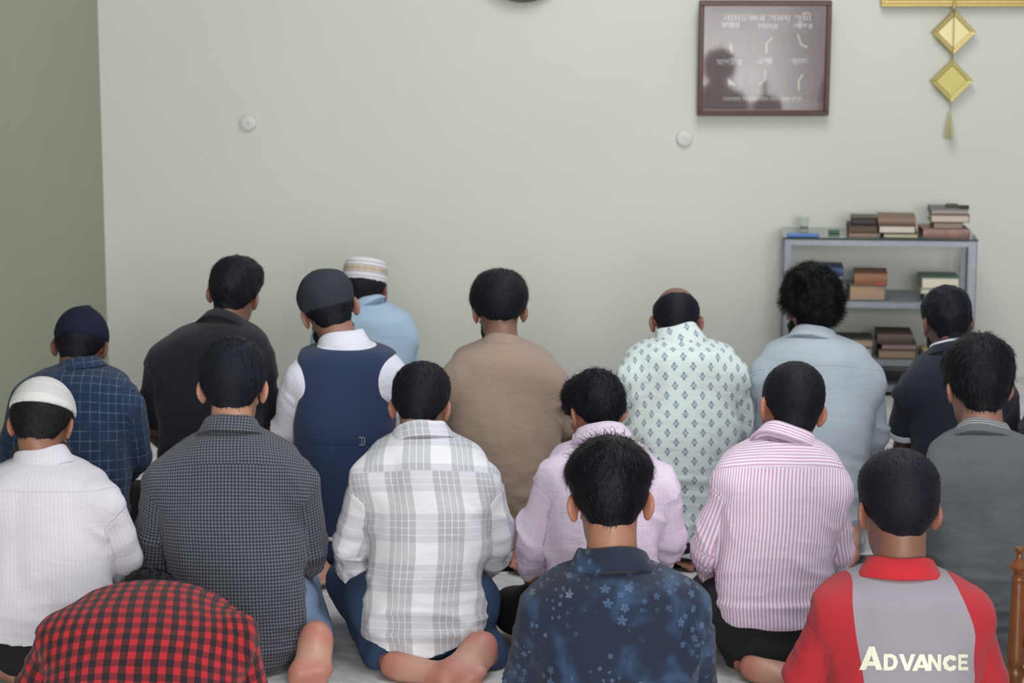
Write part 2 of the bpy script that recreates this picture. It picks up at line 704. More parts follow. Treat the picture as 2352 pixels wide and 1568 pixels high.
def skin_mat(rgb):
    g = sum(rgb) / 3.0
    rgb = tuple(int(min(255, (g + (c - g) * 0.95) * 1.09)) for c in rgb)
    if rgb not in SKIN:
        m, nt, b = new_mat('skin', 0.5, lin(*rgb))
        _, oc = objco(nt)
        c = lin(*rgb)
        n = noise(nt, oc, 22, 3)
        (sole, earm, st_), _v = attr(nt, 'pt')
        cc = mixc(nt, n, (c[0] * 0.86, c[1] * 0.82, c[2] * 0.8, 1), (c[0] * 1.12, c[1] * 1.08, c[2] * 1.06, 1))
        cc = mixc(nt, earm * 0.6, cc, (min(1, c[0] * 1.14), c[1] * 0.95, c[2] * 0.94, 1))
        so = mixc(nt, ramp((st_ - 0.45).abs() + noise(nt, oc, 30, 2) * 0.25, 0.18, 0.55), lin(192, 148, 128), lin(186, 122, 108))
        nt.links.new(mixc(nt, sole * 0.85, cc, so).k, b.inputs['Base Color'])
        set_bump(nt, b, noise(nt, oc, 260, 2), 0.18, 0.001)
        b.inputs['Subsurface Weight'].default_value = 0.08
        b.inputs['Subsurface Radius'].default_value = (0.012, 0.004, 0.002)
        b.inputs['Subsurface Scale'].default_value = 0.5
        SKIN[rgb] = m
    return SKIN[rgb]


HAIR = {}


def hair_mat(rgb, rough=0.55):
    if (rgb, rough) not in HAIR:
        m, nt, b = new_mat('hair', rough, lin(*rgb), spec=0.22)
        _, oc = objco(nt)
        n = noise(nt, oc, 70, 3)
        c = tuple(x * f for x, f in zip(lin(*rgb), (0.55, 0.60, 0.78)))
        nt.links.new(mixc(nt, n, tuple(x * 0.6 for x in c[:3]) + (1,), tuple(x * 1.3 for x in c[:3]) + (1,)).k, b.inputs['Base Color'])
        set_bump(nt, b, noise(nt, oc, 380, 3), 0.5, 0.003)
        HAIR[(rgb, rough)] = m
    return HAIR[(rgb, rough)]


def person(name_loc, Y, lean, rows, arms, head, neck, collar, label, shirt, skin=(128, 88, 68), hair=None,
           thick=0.125, lean_pow=1.5, sleeve=None, trousers=(22, 23, 27), feet=None, hem=None, cap=None, beard=None,
           wr=1.0, detail=1.0, hip=None, knees=None, sleeve_trim=None, collar_mat=None, hands=True, shirt_name='shirt', hang=0.0, k_arm=0.010, cuff=0.92, dome=0.0):
    cxp = (rows[2][1] + rows[2][2]) / 2
    base = np.array((P(cxp, 1200, Y)[0], Y, 0.0))
    root = empty('person', base)
    tag(root, label, 'person')
    T = Torso(rows, Y, lean, thick, lean_pow, 0.045, dome)
    ntop = np.array((T.xc[-1], T.y[-1], T.zt))
    # ---- head frame
    hx, hy, W, yaw, pitch, roll, hdy = head
    Hc = P(hx, hy, Y + lean + hdy)
    s = (W / SC(Y + lean + hdy, Hc[2])) / 0.154
    R = rot3(yaw, pitch, roll)
    hp = lambda c: Hc + s * (R @ np.array(c, float))
    he = lambda c, r, Q=None: ell(hp(c), np.array(r) * s, R if Q is None else R @ Q)
    N0 = P(neck[0], neck[1], Y + lean + (neck[2] if len(neck) > 2 else 0))
    N0[2] = min(N0[2], T.zt)
    skb = hp((0, -0.028, -0.055))
    cran = he((0, -0.012, 0.034), (0.0765, 0.097, 0.087))
    jaw = he((0, 0.030, -0.045), (0.058, 0.066, 0.076))
    neckp = cone(N0 - np.array((0, 0, 0.02)), skb, 0.059 * s, 0.053 * s)
    skull = [(cran, 0.0), (jaw, 0.03), (neckp, 0.02)]
    # ---- body: one continuous skin
    fb = Field()
    for p, k in skull:
        fb.add(p, k)
    fb.add(he((0, 0.066, -0.096), (0.03, 0.024, 0.022)), 0.02)
    fb.add(he((0, 0.082, 0.022), (0.048, 0.012, 0.009)), 0.012)
    for sx in (-1, 1):
        fb.add(he((sx * 0.031, 0.098, 0.004), (0.017, 0.016, 0.011)), 0.008, 'sub')
        fb.add(he((sx * 0.031, 0.083, 0.003), (0.012, 0.011, 0.010)), 0.0)
        fb.add(he((sx * 0.04, 0.072, -0.022), (0.022, 0.018, 0.014)), 0.015)
        # ears, flared at the rear edge
        fb.add(he((sx * 0.084, -0.010, -0.004), (0.0085, 0.021, 0.031), rz(sx * 34)), 0.004)
        fb.add(he((sx * 0.081, -0.004, -0.027), (0.007, 0.011, 0.013), rz(sx * 20)), 0.006)
        fb.add(he((sx * 0.095, 0.000, -0.003), (0.006, 0.014, 0.021), rz(sx * 34)), 0.004, 'sub')
    fb.add(cone(hp((0, 0.092, 0.004)), hp((0, 0.108, -0.030)), 0.008 * s, 0.012 * s), 0.008)
    for sx in (-1, 1):
        fb.add(he((sx * 0.011, 0.097, -0.034), (0.009, 0.010, 0.007)), 0.005)
    fb.add(he((0, 0.092, -0.060), (0.024, 0.009, 0.0055)), 0.004)
    fb.add(he((0, 0.091, -0.070), (0.021, 0.009, 0.006)), 0.004)
    fb.add(T.prim(-0.034, -0.02, 0.24), 0.03)
    fb.add(cone(N0 - np.array((0, 0, 0.02)), ntop - np.array((0, 0, 0.10)), 0.06 * s, 0.05), 0.02)
    A, fine = [], []
    for ai, arm in enumerate(arms):
        sgn = 1 if ai == 0 else -1
        arm = [(arm[0][0] + sgn * 0.10 * arm[0][3], arm[0][1] + 0.42 * arm[0][3], arm[0][2], arm[0][3] * 0.90)] + list(arm[1:])
        arm = [(a_[0], a_[1], a_[2] + e_, a_[3]) for a_, e_ in zip(arm, (0.015, 0.05, 0.03))]
        pts = [P(px, py, Y + dy) for px, py, dy, r in arm]
        rs = [r / SC(Y + dy, 0.4) for px, py, dy, r in arm]
        A.append((pts, rs))
        shr = 0.010
        fb.add(cone(pts[0], pts[1], max(rs[0] - shr, 0.03), max(rs[1] - shr, 0.028)), 0.03)
        fb.add(cone(pts[1], pts[2], max(rs[1] - shr, 0.028), 0.024), 0.008)
        d = pts[2] - pts[1]
        d = d / np.linalg.norm(d)
        d2 = d * 0.6 + np.array((-0.15 if ai else 0.15, 0.6, -0.15))
        for p, k in hand_prims(pts[2] + d * 0.01, d2, np.array((0, 0.15, 1.0)), 1.0, 1 if ai == 0 else -1):
            fb.add(p, k)
        fine.append((pts[2] - 0.10, pts[2] + 0.17, 0.0055))
    # ---- legs folded under
    hw = min(max(float(np.interp(0.17, T.z, T.a)) - 0.016, 0.12), 0.19)
    hx_ = hip if hip else hw
    cx = float(np.interp(0.15, T.z, T.xc))
    legs = []
    for i, sx in enumerate((-1, 1)):
        kn = np.array((cx + sx * 0.115, Y + 0.40, 0.085)) if not knees else np.array((cx + knees[i][0], Y + knees[i][1], knees[i][2]))
        an = np.array((cx + sx * 0.10, Y - 0.03, 0.055))
        legs.append((np.array((cx + sx * (hx_ - 0.085), Y + 0.05, 0.14)), kn, an))
    F_ = feet if feet else [dict(h=legs[0][2] + np.array((0, -0.045, 0.01)), b=legs[0][2] + np.array((0.035, -0.155, -0.022)), n=(0, 0, 1)),
                            dict(h=legs[1][2] + np.array((0, -0.045, 0.01)), b=legs[1][2] + np.array((-0.035, -0.155, -0.022)), n=(0, 0, 1))]
    fb.add(ell((cx, Y + 0.02, 0.17), (hw - 0.03, 0.09, 0.10)), 0.03)
    for i, (hp_, kn, an) in enumerate(legs):
        ft = F_[i]
        an = np.array(ft.get('an', an))
        legs[i] = (hp_, kn, an)
        fb.add(cone(hp_, kn, 0.065, 0.045), 0.02)
        fb.add(cone(kn, an, 0.045, 0.032), 0.01)
        H, B = np.array(ft['h']), np.array(ft['b'])
        fs = ft.get('s', 1.0)
        fb.add(cone(an, H + (B - H) * 0.22 - np.array(ft['n']) * 0.015, 0.032, 0.034 * fs), 0.015)
        for p, k in foot_prims(H, B, np.array(ft['n'], float), fs, ft.get('side', 1 if i == 0 else -1), ft.get('bend', 0.0)):
            fb.add(p, k if k else 0.015)
        fine.append((np.minimum(H, B) - 0.09, np.maximum(H, B) + 0.09, 0.006 if feet else 0.009))
    fine.append((Hc - 0.15, Hc + 0.15, 0.0045 * detail))
    V, Q = fb.build(0.012, fine)
    below = V[:, 2] < 0.003
    V[below, 2] = 0.003
    N = vnormals(V, Q)
    sole, solet = np.zeros(len(V)), np.zeros(len(V))
    for ft in F_:
        H, B, n_ = (np.array(ft[k_], float) for k_ in ('h', 'b', 'n'))
        n_ /= np.linalg.norm(n_)
        t_ = np.clip(((V - H) @ (B - H)) / ((B - H) @ (B - H)), -0.2, 1.3)
        q_ = V - H - t_[:, None] * (B - H)
        solet = np.where(np.linalg.norm(q_, axis=1) < 0.07, t_, solet)
        sole = np.maximum(sole, smoothstep(0.065, 0.05, np.linalg.norm(q_, axis=1)) * smoothstep(-0.25, 0.25, N @ n_))
    earm = np.zeros(len(V))
    for sx in (-1, 1):
        earm = np.maximum(earm, smoothstep(0.04, 0.025, np.linalg.norm(V - hp((sx * 0.09, -0.008, -0.004)), axis=1) / s))
    body = mesh_obj('body', V, Q, skin_mat(skin), root, base, attrs={'pt': np.stack([sole, earm, solet], 1)})
    # ---- trousers
    ft_ = Field()
    ft_.add(ell((cx, Y + 0.02, 0.15), (hw, 0.112, 0.14)), 0)
    ft_.add(ell((cx, Y + 0.022, 0.075), (hw, 0.134, 0.075)), 0.03)
    for i, (hp_, kn, an) in enumerate(legs):
        ft_.add(cone(hp_, kn, 0.088, 0.066), 0.04)
        e = kn + (an - kn) * cuff
        ft_.add(cone(kn, e, 0.062, 0.050), 0.015)
    V, Q = ft_.build(0.011)
    N = vnormals(V, Q)
    V = V + N * ((vnoise(V, 18) - 0.5) * 0.012)[:, None]
    V[:, 2] = np.maximum(V[:, 2], 0.004)
    tm = trousers if not isinstance(trousers, tuple) else plain('trouser_cloth_%d_%d_%d' % trousers, lin(*trousers), 0.85, grain=160, bump=0.3)
    mesh_obj('trousers', V, Q, tm, root, base)
    # ---- shirt
    fs = Field()
    fs.add(T.prim(0.0), 0)
    for i, (pts, rs) in enumerate(A):
        k = k_arm
        fs.add(ell(pts[0], (rs[0] * 0.96,) * 3), 0.07)
        if sleeve:
            e = pts[0] + (pts[1] - pts[0]) * sleeve
            dd = (pts[1] - pts[0]) / np.linalg.norm(pts[1] - pts[0])
            f0, lo, hi = cone(pts[0], pts[1], rs[0], rs[1] + 0.012)
            fs.add(((lambda X, Y_, Z, f0=f0, e=e, dd=dd: np.maximum(f0(X, Y_, Z), (X - e[0]) * dd[0] + (Y_ - e[1]) * dd[1] + (Z - e[2]) * dd[2])), lo, hi), k)
        else:
            fs.add(cone(pts[0], pts[1], rs[0], rs[1]), k)
            fs.add(cone(pts[1], pts[2], rs[1] * 0.97, rs[2]), 0.012)
    if hem is not None:
        z0, cv, hx0 = hem
        xh = P(hx0, 1300, Y)[0]
        fs.add(((lambda X, Y_, Z: (z0 + cv * (X - xh) ** 2) - Z + 0 * Y_), T.lo, T.hi), 0, 'max')
    V, Q = fs.build(0.0072 if detail < 1.3 else 0.0085)
    at, pa_, ftor, vt = shirt_coords(V, T, A)
    N = vnormals(V, Q)
    t = np.clip((V[:, 2] - T.zb) / (T.zt - T.zb), 0, 1)
    isarm = at[:, 2] < 0
    w = smoothstep(0.70, 0.15, t)
    warp = np.stack([vnoise(V, 5), vnoise(V + 3.1, 5), vnoise(V + 7.7, 5)], 1) - 0.5
    rid = lambda q, f: (1 - np.abs(2 * vnoise(q, f) - 1)) ** 4
    Lc = np.stack([at[:, 0], V[:, 1] - Y, at[:, 1]], 1) + warp * np.array((0.05, 0.05, 0.06)) + hx * 0.013
    low = rid(Lc * np.array((3.6, 3.0, 15.0)), 1.0) + 0.5 * rid(Lc * np.array((7.0, 6.0, 30.0)) + 5, 1.0)
    side = np.sign(at[:, 0])
    dg_ = np.abs(at[:, 0]) * 0.75 + at[:, 1]
    dia = rid(np.stack([dg_ * 13, (np.abs(at[:, 0]) - at[:, 1]) * 3.5 + side * 9, 0 * dg_ + hx], 1) + warp * 0.7, 1.0)
    near = smoothstep(0.10, 0.0, np.abs(at[:, 2])) * smoothstep(0.95, 0.75, t)
    d = 0.0085 * w * (low - 0.45) + 0.007 * near * (dia - 0.3)
    d += (vnoise(V, 8) - 0.5) * 0.010 + (vnoise(V * np.array((1.4, 1, 0.7)), 19) - 0.5) * 0.004
    Ac = np.stack([pa_[:, 0] * 8 + pa_[:, 1] * 7, pa_[:, 1] * 17 + warp[:, 0] * 1.2, pa_[:, 2] * 5 + hx], 1)
    da = 0.0085 * (rid(Ac, 1.0) - 0.3) * smoothstep(-0.02, -0.16, pa_[:, 1]) + 0.005 * (rid(Ac * 2.1 + 4, 1.0) - 0.3) * smoothstep(-0.1, -0.25, pa_[:, 1])
    da += (vnoise(V, 14) - 0.5) * 0.005
    d = d * smoothstep(0.985, 0.93, t)
    V = V + N * (np.where(isarm, da, d) * wr * 1.45)[:, None]
    V[:, 2] = np.maximum(V[:, 2], 0.006)
    sh = mesh_obj(shirt_name, V, Q, shirt, root, base, attrs={'pt': at, 'pa': pa_})
    if sleeve and sleeve_trim:
        for i, (pts, rs) in enumerate(A):
            dd = (pts[1] - pts[0])
            mb = MB()
            r0 = rs[0] + (rs[1] + 0.012 - rs[0]) * sleeve + 0.002
            mb.tube([pts[0] + dd * (sleeve - 0.07), pts[0] + dd * (sleeve + 0.012)], [r0 + 0.003, r0 + 0.0035], 32)
            mb.build('cuff', sleeve_trim, sh, base, True)
            sh.children[-1].location = (0, 0, 0)
    # ---- collar
    col_o = None
    if collar:
        rt, rb, hc, style = collar
        k = 1.0 / SC(Y + lean, N0[2])
        rt, rb, hc = rt * k, rb * k, hc * k * 0.86
        Nc = N0 - np.array((0, 0.004, 0.016))
        ax = skb - N0
        ax = ax / np.linalg.norm(ax) * 0.75 + np.array((0, 0.25, 0.6))
        ax /= np.linalg.norm(ax)
        e1 = np.array((1.0, 0, 0)) - ax * ax[0]
        e1 /= np.linalg.norm(e1)
        e2 = np.cross(ax, e1)
        if style == 'fold':
            prof = [(rb - 0.012, -0.02), (rt - 0.003, hc), (rt + 0.001, hc + 0.003), (rt + 0.005, hc), ((rt + rb) / 2 + 0.006, hc * 0.5), (rb + 0.0115, -0.006), (rb + 0.0105, -0.0085), (rb + 0.002, -0.006)]
        else:
            prof = [(rb - 0.010, -0.025), (rt - 0.004, hc), (rt, hc + 0.002), (rt + 0.003, hc - 0.001), ((rt + rb) / 2 + 0.002, hc * 0.5), (rb + 0.002, -0.012)]
        n, V, at2, pa2 = 72, [], [], []
        for (r, h) in prof:
            for q in range(n):
                th = 2 * math.pi * q / n
                fr = 1.0 if math.cos(th) < 0.6 else 1.0 - 0.5 * (math.cos(th) - 0.6) * (1 if style == 'fold' else 0.4)
                hh = h * fr + 0.003 * math.sin(3 * th + hx)
                V.append(Nc + ax * hh + (e1 * math.sin(th) + e2 * math.cos(th) * 0.96) * r)
                tb = th - math.pi
                at2.append((-tb * r, h + 0.02, 1.0))
                pa2.append((h / hc, tb, 0))
        Fc = []
        m = len(prof)
        for i in range(m):
            for q in range(n):
                Fc.append((i * n + q, i * n + (q + 1) % n, ((i + 1) % m) * n + (q + 1) % n, ((i + 1) % m) * n + q))
        V = np.array(V)
        Fc = np.array(Fc)
        V = V + 0.0025 * (vnoise(V, 30) - 0.5)[:, None] * np.array((1, 1, 1))
        col_o = mesh_obj('collar', V, Fc, collar_mat or shirt, sh, base, attrs={'pt': at2, 'pa': pa2})
        col_o.location = (0, 0, 0)
    # ---- hair
    hair = dict(hair or {})
    capz = cap.get('z') if cap else None
    h_top, h_side, nape = hair.get('top', 0.020), hair.get('side', 0.010), hair.get('nape', -0.066) - 0.012
    rgb = hair.get('rgb', (27, 28, 33))
    puff, pf = hair.get('puff', 0.0), hair.get('pf', 30)
    bald = hair.get('bald', 0.0)

    def local(X, Y_, Z):
        x, y, z = X - Hc[0], Y_ - Hc[1], Z - Hc[2]
        return tuple((R[0, i] * x + R[1, i] * y + R[2, i] * z) / s for i in range(3))

    def fskull(X, Y_, Z):
        f = None
        for p, k in skull:
            f = p[0](X, Y_, Z) if f is None else smin(f, p[0](X, Y_, Z), k)
        return f

    def thickness(lx, ly, lz):
        zl = np.interp(ly, (-0.12, -0.05, -0.028, -0.012, 0.010, 0.028, 0.042, 0.060, 0.085, 0.11),
                       (nape, nape + 0.002, nape * 0.75, -0.012, 0.016, -0.018, 0.03, 0.055, 0.078, 0.085))
        zl = zl + 0.012 * (np.abs(lx) / 0.06) ** 2 * (ly < -0.02) + 0.002 * np.sin(lx * 140 + hx)
        fade = np.clip((lz - zl) / hair.get('fade', 0.034), 0, 1)
        rr = np.sqrt(lx ** 2 + ly ** 2 + (lz - 0.02) ** 2) + 1e-9
        up = smoothstep(hair.get('u0', 0.15), hair.get('u1', 0.75), (lz - 0.02) / rr)
        t = h_side + (h_top - h_side) * up
        if bald:
            t = t - 0.03 * smoothstep(bald, bald + 0.12, (lz - 0.02) / rr)
        ext = hair.get('ext')
        if ext:
            for (c, r, amt) in ext:
                dd = ((lx - c[0]) ** 2 + (ly - c[1]) ** 2 + (lz - c[2]) ** 2) / r ** 2
                t = t + amt * np.exp(-dd)
        return t * fade ** 0.6 - 0.005 * (1 - fade), fade

    def fh(X, Y_, Z):
        lx, ly, lz = local(X, Y_, Z)
        t, _ = thickness(lx, ly, lz)
        d = fskull(X, Y_, Z) - t * s
        if capz is not None:
            d = np.maximum(d, (lz - (capz + cap.get('sl', 0) * ly) - 0.012) * s)
        return d
    fhair = Field().add((fh, Hc - 0.17 * s, Hc + 0.17 * s))
    V, Q = fhair.build(0.0058 * detail)
    if puff:
        N = vnormals(V, Q)
        V = V + N * ((vnoise(V, pf) - 0.45) * puff + (vnoise(V, pf * 2.3) - 0.5) * puff * 0.5)[:, None]
    nv0 = len(V)
    # strands over the surface
    count, L, lift, wdt, curl = hair.get('n', 3000), hair.get('len', 0.012), hair.get('lift', 0.25), hair.get('w', 0.0011), hair.get('curl', 0.0)
    N = vnormals(V, Q)
    C = V[Q].mean(1)
    area = np.linalg.norm(np.cross(V[Q[:, 2]] - V[Q[:, 0]], V[Q[:, 3]] - V[Q[:, 1]]), axis=1)
    lx, ly, lz = local(C[:, 0], C[:, 1], C[:, 2])
    th_, fade = thickness(lx, ly, lz)
    ok = (fade > 0.25) & (th_ > 0.003)
    if capz is not None:
        ok &= lz < capz + cap.get('sl', 0) * ly
    pr = area * ok
    AV, AQ = [], []
    up_ = (lz - 0.02) / (np.sqrt(lx ** 2 + ly ** 2 + (lz - 0.02) ** 2) + 1e-9)
    for bt in [dict(n=count, len=L, lift=lift, w=wdt, curl=curl, turns=hair.get('turns', 1.6), front=hair.get('front'), rand=hair.get('rand', 0.22))] + hair.get('extra', []):
        prb = pr * (up_ > bt['umin']) if 'umin' in bt else pr
        if prb.sum() <= 0 or not bt['n']:
            continue
        cnt = bt['n']
        pick = rng.choice(len(C), size=cnt, p=prb / prb.sum())
        p0 = C[pick] + (rng.random((cnt, 3)) - 0.5) * 0.006
        n0 = N[Q[pick, 0]]
        crown = hp((0.01, -0.045, 0.125))
        fl = p0 - crown
        fl /= np.linalg.norm(fl, axis=1, keepdims=True) + 1e-9
        if bt.get('front'):
            fl = fl + (R @ np.array(bt['front']))[None, :]
        fl = fl - n0 * (fl * n0).sum(1, keepdims=True)
        fl /= np.linalg.norm(fl, axis=1, keepdims=True) + 1e-9
        rd = rng.normal(size=(cnt, 3))
        lf, cu = bt['lift'], bt.get('curl', 0.0)
        dr = fl + n0 * lf + rd * bt.get('rand', 0.22)
        dr /= np.linalg.norm(dr, axis=1, keepdims=True)
        ln = bt['len'] * s * (0.55 + 0.9 * rng.random(cnt))[:, None]
        sd = np.cross(dr, n0 + rd * 0.3)
        sd /= np.linalg.norm(sd, axis=1, keepdims=True) + 1e-9
        ns = 11 if cu else 4
        pts = []
        for q in range(ns):
            a = q / (ns - 1)
            p = p0 - n0 * 0.002 + dr * ln * a - n0 * ln * lf * 0.7 * a * a
            if cu:
                ang = a * bt['turns'] * 2 * np.pi + rd[:, :1] * 3
                p = p + cu * s * (n0 * np.sin(ang) * min(1, a * 3) + sd * (np.cos(ang) - 1) + n0 * a * 0.5)
            pts.append(p)
        SV, SQ = [], []
        for q in range(ns):
            a = q / (ns - 1)
            ww = bt.get('w', 0.001) * (1 - 0.8 * a)
            SV.append(pts[q] - sd * ww)
            SV.append(pts[q] + sd * ww)
        SV = np.concatenate(SV)
        bi = np.arange(cnt)
        for q in range(ns - 1):
            a0, b0, a1, b1 = (2 * q) * cnt, (2 * q + 1) * cnt, (2 * q + 2) * cnt, (2 * q + 3) * cnt
            SQ.append(np.stack([bi + a0, bi + b0, bi + b1, bi + a1], 1))
        AV.append(SV)
        AQ.append(np.concatenate(SQ) + nv0)
        nv0 += len(SV)
    V, Q = np.concatenate([V] + AV), np.concatenate([Q] + AQ)
    mesh_obj('hair', V, Q, hair_mat(rgb, hair.get('rough', 0.55)), root, base)
    # ---- beard
    if beard:
        def fbd(X, Y_, Z):
            lx, ly, lz = local(X, Y_, Z)
            t = beard.get('t', 0.009) * np.clip((-0.028 + 0.2 * np.maximum(ly - 0.05, 0) - lz) / 0.02, 0, 1) * np.clip((ly - 0.012) / 0.02, 0, 1) - 0.003
            drop = beard.get('drop', 0.0)
            f = smin(jaw[0](X, Y_, Z), chin[0](X, Y_, Z), 0.02)
            f = f - t * s
            if drop:
                f = smin(f, dropc[0](X, Y_, Z), 0.03)
            return f
        chin = he((0, 0.066, -0.096), (0.03, 0.024, 0.022))
        dropc = cone(hp((0, 0.07, -0.10)), hp((0, 0.075, -0.10 - beard.get('drop', 0.0))), 0.035 * s, 0.02 * s)
        V, Q = Field().add((fbd, Hc - 0.2 * s, Hc + 0.17 * s)).build(0.006 * detail)
        N = vnormals(V, Q)
        V = V + N * ((vnoise(V, 70) - 0.5) * 0.006)[:, None]
        mesh_obj('beard', V, Q, hair_mat(beard.get('rgb', (24, 24, 27))), root, base)
    # ---- cap
    if cap:
        ct, sl, kind = cap.get('t', 0.013), cap.get('sl', 0.0), cap['kind']
        peak = cone(hp((0, -0.01, 0.10)), hp((0.004, -0.01, 0.138)), 0.045 * s, 0.006 * s)
        flat = he((0, -0.02, 0.062), (0.088, 0.112, 0.070))

        def fc(X, Y_, Z):
            lx, ly, lz = local(X, Y_, Z)
            if kind == 'kufi':
                q = (((lx / 0.083) ** 2 + ((ly + 0.012) / 0.103) ** 2) ** 2.5 + np.abs((lz - 0.03) / cap.get('h', 0.098)) ** 5) ** 0.2
                f = (q - 1) * 0.083 * s
            else:
                f = cran[0](X, Y_, Z) - ct * s
                if kind == 'peaked':
                    f = smin(f, peak[0](X, Y_, Z), 0.03)
                if kind == 'beanie':
                    f = smin(f, flat[0](X, Y_, Z), 0.02)
            return np.maximum(f, ((capz + sl * ly) - lz) * s)
        V, Q = Field().add((fc, Hc - 0.16 * s, Hc + 0.19 * s)).build(0.005 * detail)
        if cap.get('slouch'):
            N = vnormals(V, Q)
            V = V + N * ((vnoise(V, 22) - 0.5) * cap['slouch'])[:, None]
        lx, ly, lz = local(V[:, 0], V[:, 1], V[:, 2])
        mesh_obj('cap', V, Q, cap['mat'], root, base, attrs={'pt': np.stack([lx, ly, lz], 1)})
    return dict(root=root, base=base, T=T, A=A, shirt=sh, collar=col_o, N0=N0, body=body, Hc=Hc)


def shirt_coords(V, T, A):
    u, v, th = T.uv(V)
    ft = T.prim(0.0)[0](V[:, 0], V[:, 1], V[:, 2])
    best = np.full(len(V), 1e3)
    bias = np.zeros(len(V))
    ua, va, sd = np.zeros(len(V)), np.zeros(len(V)), np.zeros(len(V))
    for ai, (pts, rs) in enumerate(A):
        L0 = 0.0
        for q in range(2):
            dist, ang, h = seg_uv(V, pts[q], pts[q + 1])
            L = np.linalg.norm(pts[q + 1] - pts[q])
            r = rs[q] + (rs[q + 1] - rs[q]) * h / L
            f = dist - r
            m = f < best
            best = np.where(m, f, best)
            ua, va = np.where(m, ang * rs[0] + ai * 0.5, ua), np.where(m, -(h + L0) + 0.013 * ai, va)
            sd = np.where(m, ai + 1.0, sd)
            if q == 0:
                hr = (V - pts[0]) @ ((pts[1] - pts[0]) / L)
                bias = np.where(m, 0.06 * smoothstep(0.045, -0.015, hr), bias)
            else:
                bias = np.where(m, 0, bias)
            L0 += L
    d = best - ft + bias
    at = np.stack([u, v, d], 1)
    pa = np.stack([ua, va, sd], 1)
    return at, pa, ft, v


# ------------------------------------------------------------------ the room
WALL_Y, WALL_X = 9.52, -1.724


def paint(name, rgb):
    m, nt, b = new_mat(name, 0.62, lin(*rgb), spec=0.3)
    _, oc = objco(nt)
    n = noise(nt, oc, 1.7, 4, 0.6)
    c = lin(*rgb)
    nt.links.new(mixc(nt, n, tuple(x * 0.95 for x in c[:3]) + (1,), tuple(x * 1.05 for x in c[:3]) + (1,)).k, b.inputs['Base Color'])
    set_bump(nt, b, noise(nt, oc, 9, 5, 0.65) * 1.0 + noise(nt, oc, 120, 2) * 0.06, 0.12, 0.01)
    return m


def floor_mat():
    m, nt, b = new_mat('white_marble', 0.3, spec=0.4)
    (x, y, z), oc = objco(nt)
    n = noise(nt, oc, 2.2, 6, 0.65, 1.6)
    vein = ramp((n - 0.5).abs(), 0.0, 0.07)
    big = noise(nt, oc, 0.9, 3)
    c1 = mixc(nt, big, lin(202, 202, 203), lin(216, 215, 213))
    nt.links.new(mixc(nt, vein, lin(184, 184, 186), c1).k, b.inputs['Base Color'])
    return m


tag(MB().box((WALL_X - 0.15, -2.5, -0.1), (3.4, WALL_Y + 0.15, 0)).build('floor', floor_mat()), kind='structure')
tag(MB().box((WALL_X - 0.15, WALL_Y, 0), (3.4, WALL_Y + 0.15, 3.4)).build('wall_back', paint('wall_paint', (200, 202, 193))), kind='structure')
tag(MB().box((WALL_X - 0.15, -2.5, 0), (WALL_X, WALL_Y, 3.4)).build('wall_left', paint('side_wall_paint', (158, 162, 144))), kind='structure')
# the black stone band across the floor, slightly askew
a, b_ = PF(725, 1300), PF(1985, 1275)
a2, b2 = PF(725, 1322), PF(1985, 1294)


def along(p, q, x):
    t = (x - p[0]) / (q[0] - p[0])
    return (x, p[1] + (q[1] - p[1]) * t)


x0, x1 = WALL_X + 0.002, 3.39
c4 = [along(a2, b2, x0), along(a2, b2, x1), along(a, b_, x1), along(a, b_, x0)]
tag(MB().add([(x, y, 0.0015) for x, y in c4] + [(x, y, -0.02) for x, y in c4],
             [(0, 1, 2, 3), (7, 6, 5, 4), (0, 4, 5, 1), (1, 5, 6, 2), (2, 6, 7, 3), (3, 7, 4, 0)]).build(
    'trim_1', plain('black_stone', (0.012, 0.012, 0.014, 1), 0.25)), kind='structure')

# ------------------------------------------------------------------ things on the far wall
wood = plain('dark_frame_wood', lin(74, 46, 40), 0.35, grain=40, amt=0.3)
gold = plain('brushed_gold', lin(190, 168, 106), 0.45, metal=0.5, grain=120, amt=0.2, bump=0.4)
gold_pale = plain('pale_gold_foil', lin(214, 202, 150), 0.45, metal=0.3, grain=90, amt=0.12, bump=0.3)
gold_olive = plain('olive_gold_foil', lin(182, 172, 102), 0.45, metal=0.4, grain=90, amt=0.12, bump=0.3)
cream = plain('cream_paint', lin(232, 226, 200), 0.6)
white_print = plain('white_print', lin(240, 240, 244), 0.6)


def text_mesh(txt):
    cu = bpy.data.curves.new('text', 'FONT')
    cu.body = txt
    cu.size = 1.0
    cu.resolution_u = 3
    o = bpy.data.objects.new('text', cu)
    col.objects.link(o)
    dg = bpy.context.evaluated_depsgraph_get()
    me = o.evaluated_get(dg).to_mesh()
    V = np.array([v.co[:] for v in me.vertices])
    F = [tuple(p.vertices) for p in me.polygons]
    o.evaluated_get(dg).to_mesh_clear()
    bpy.data.objects.remove(o)
    bpy.data.curves.remove(cu)
    return V, F


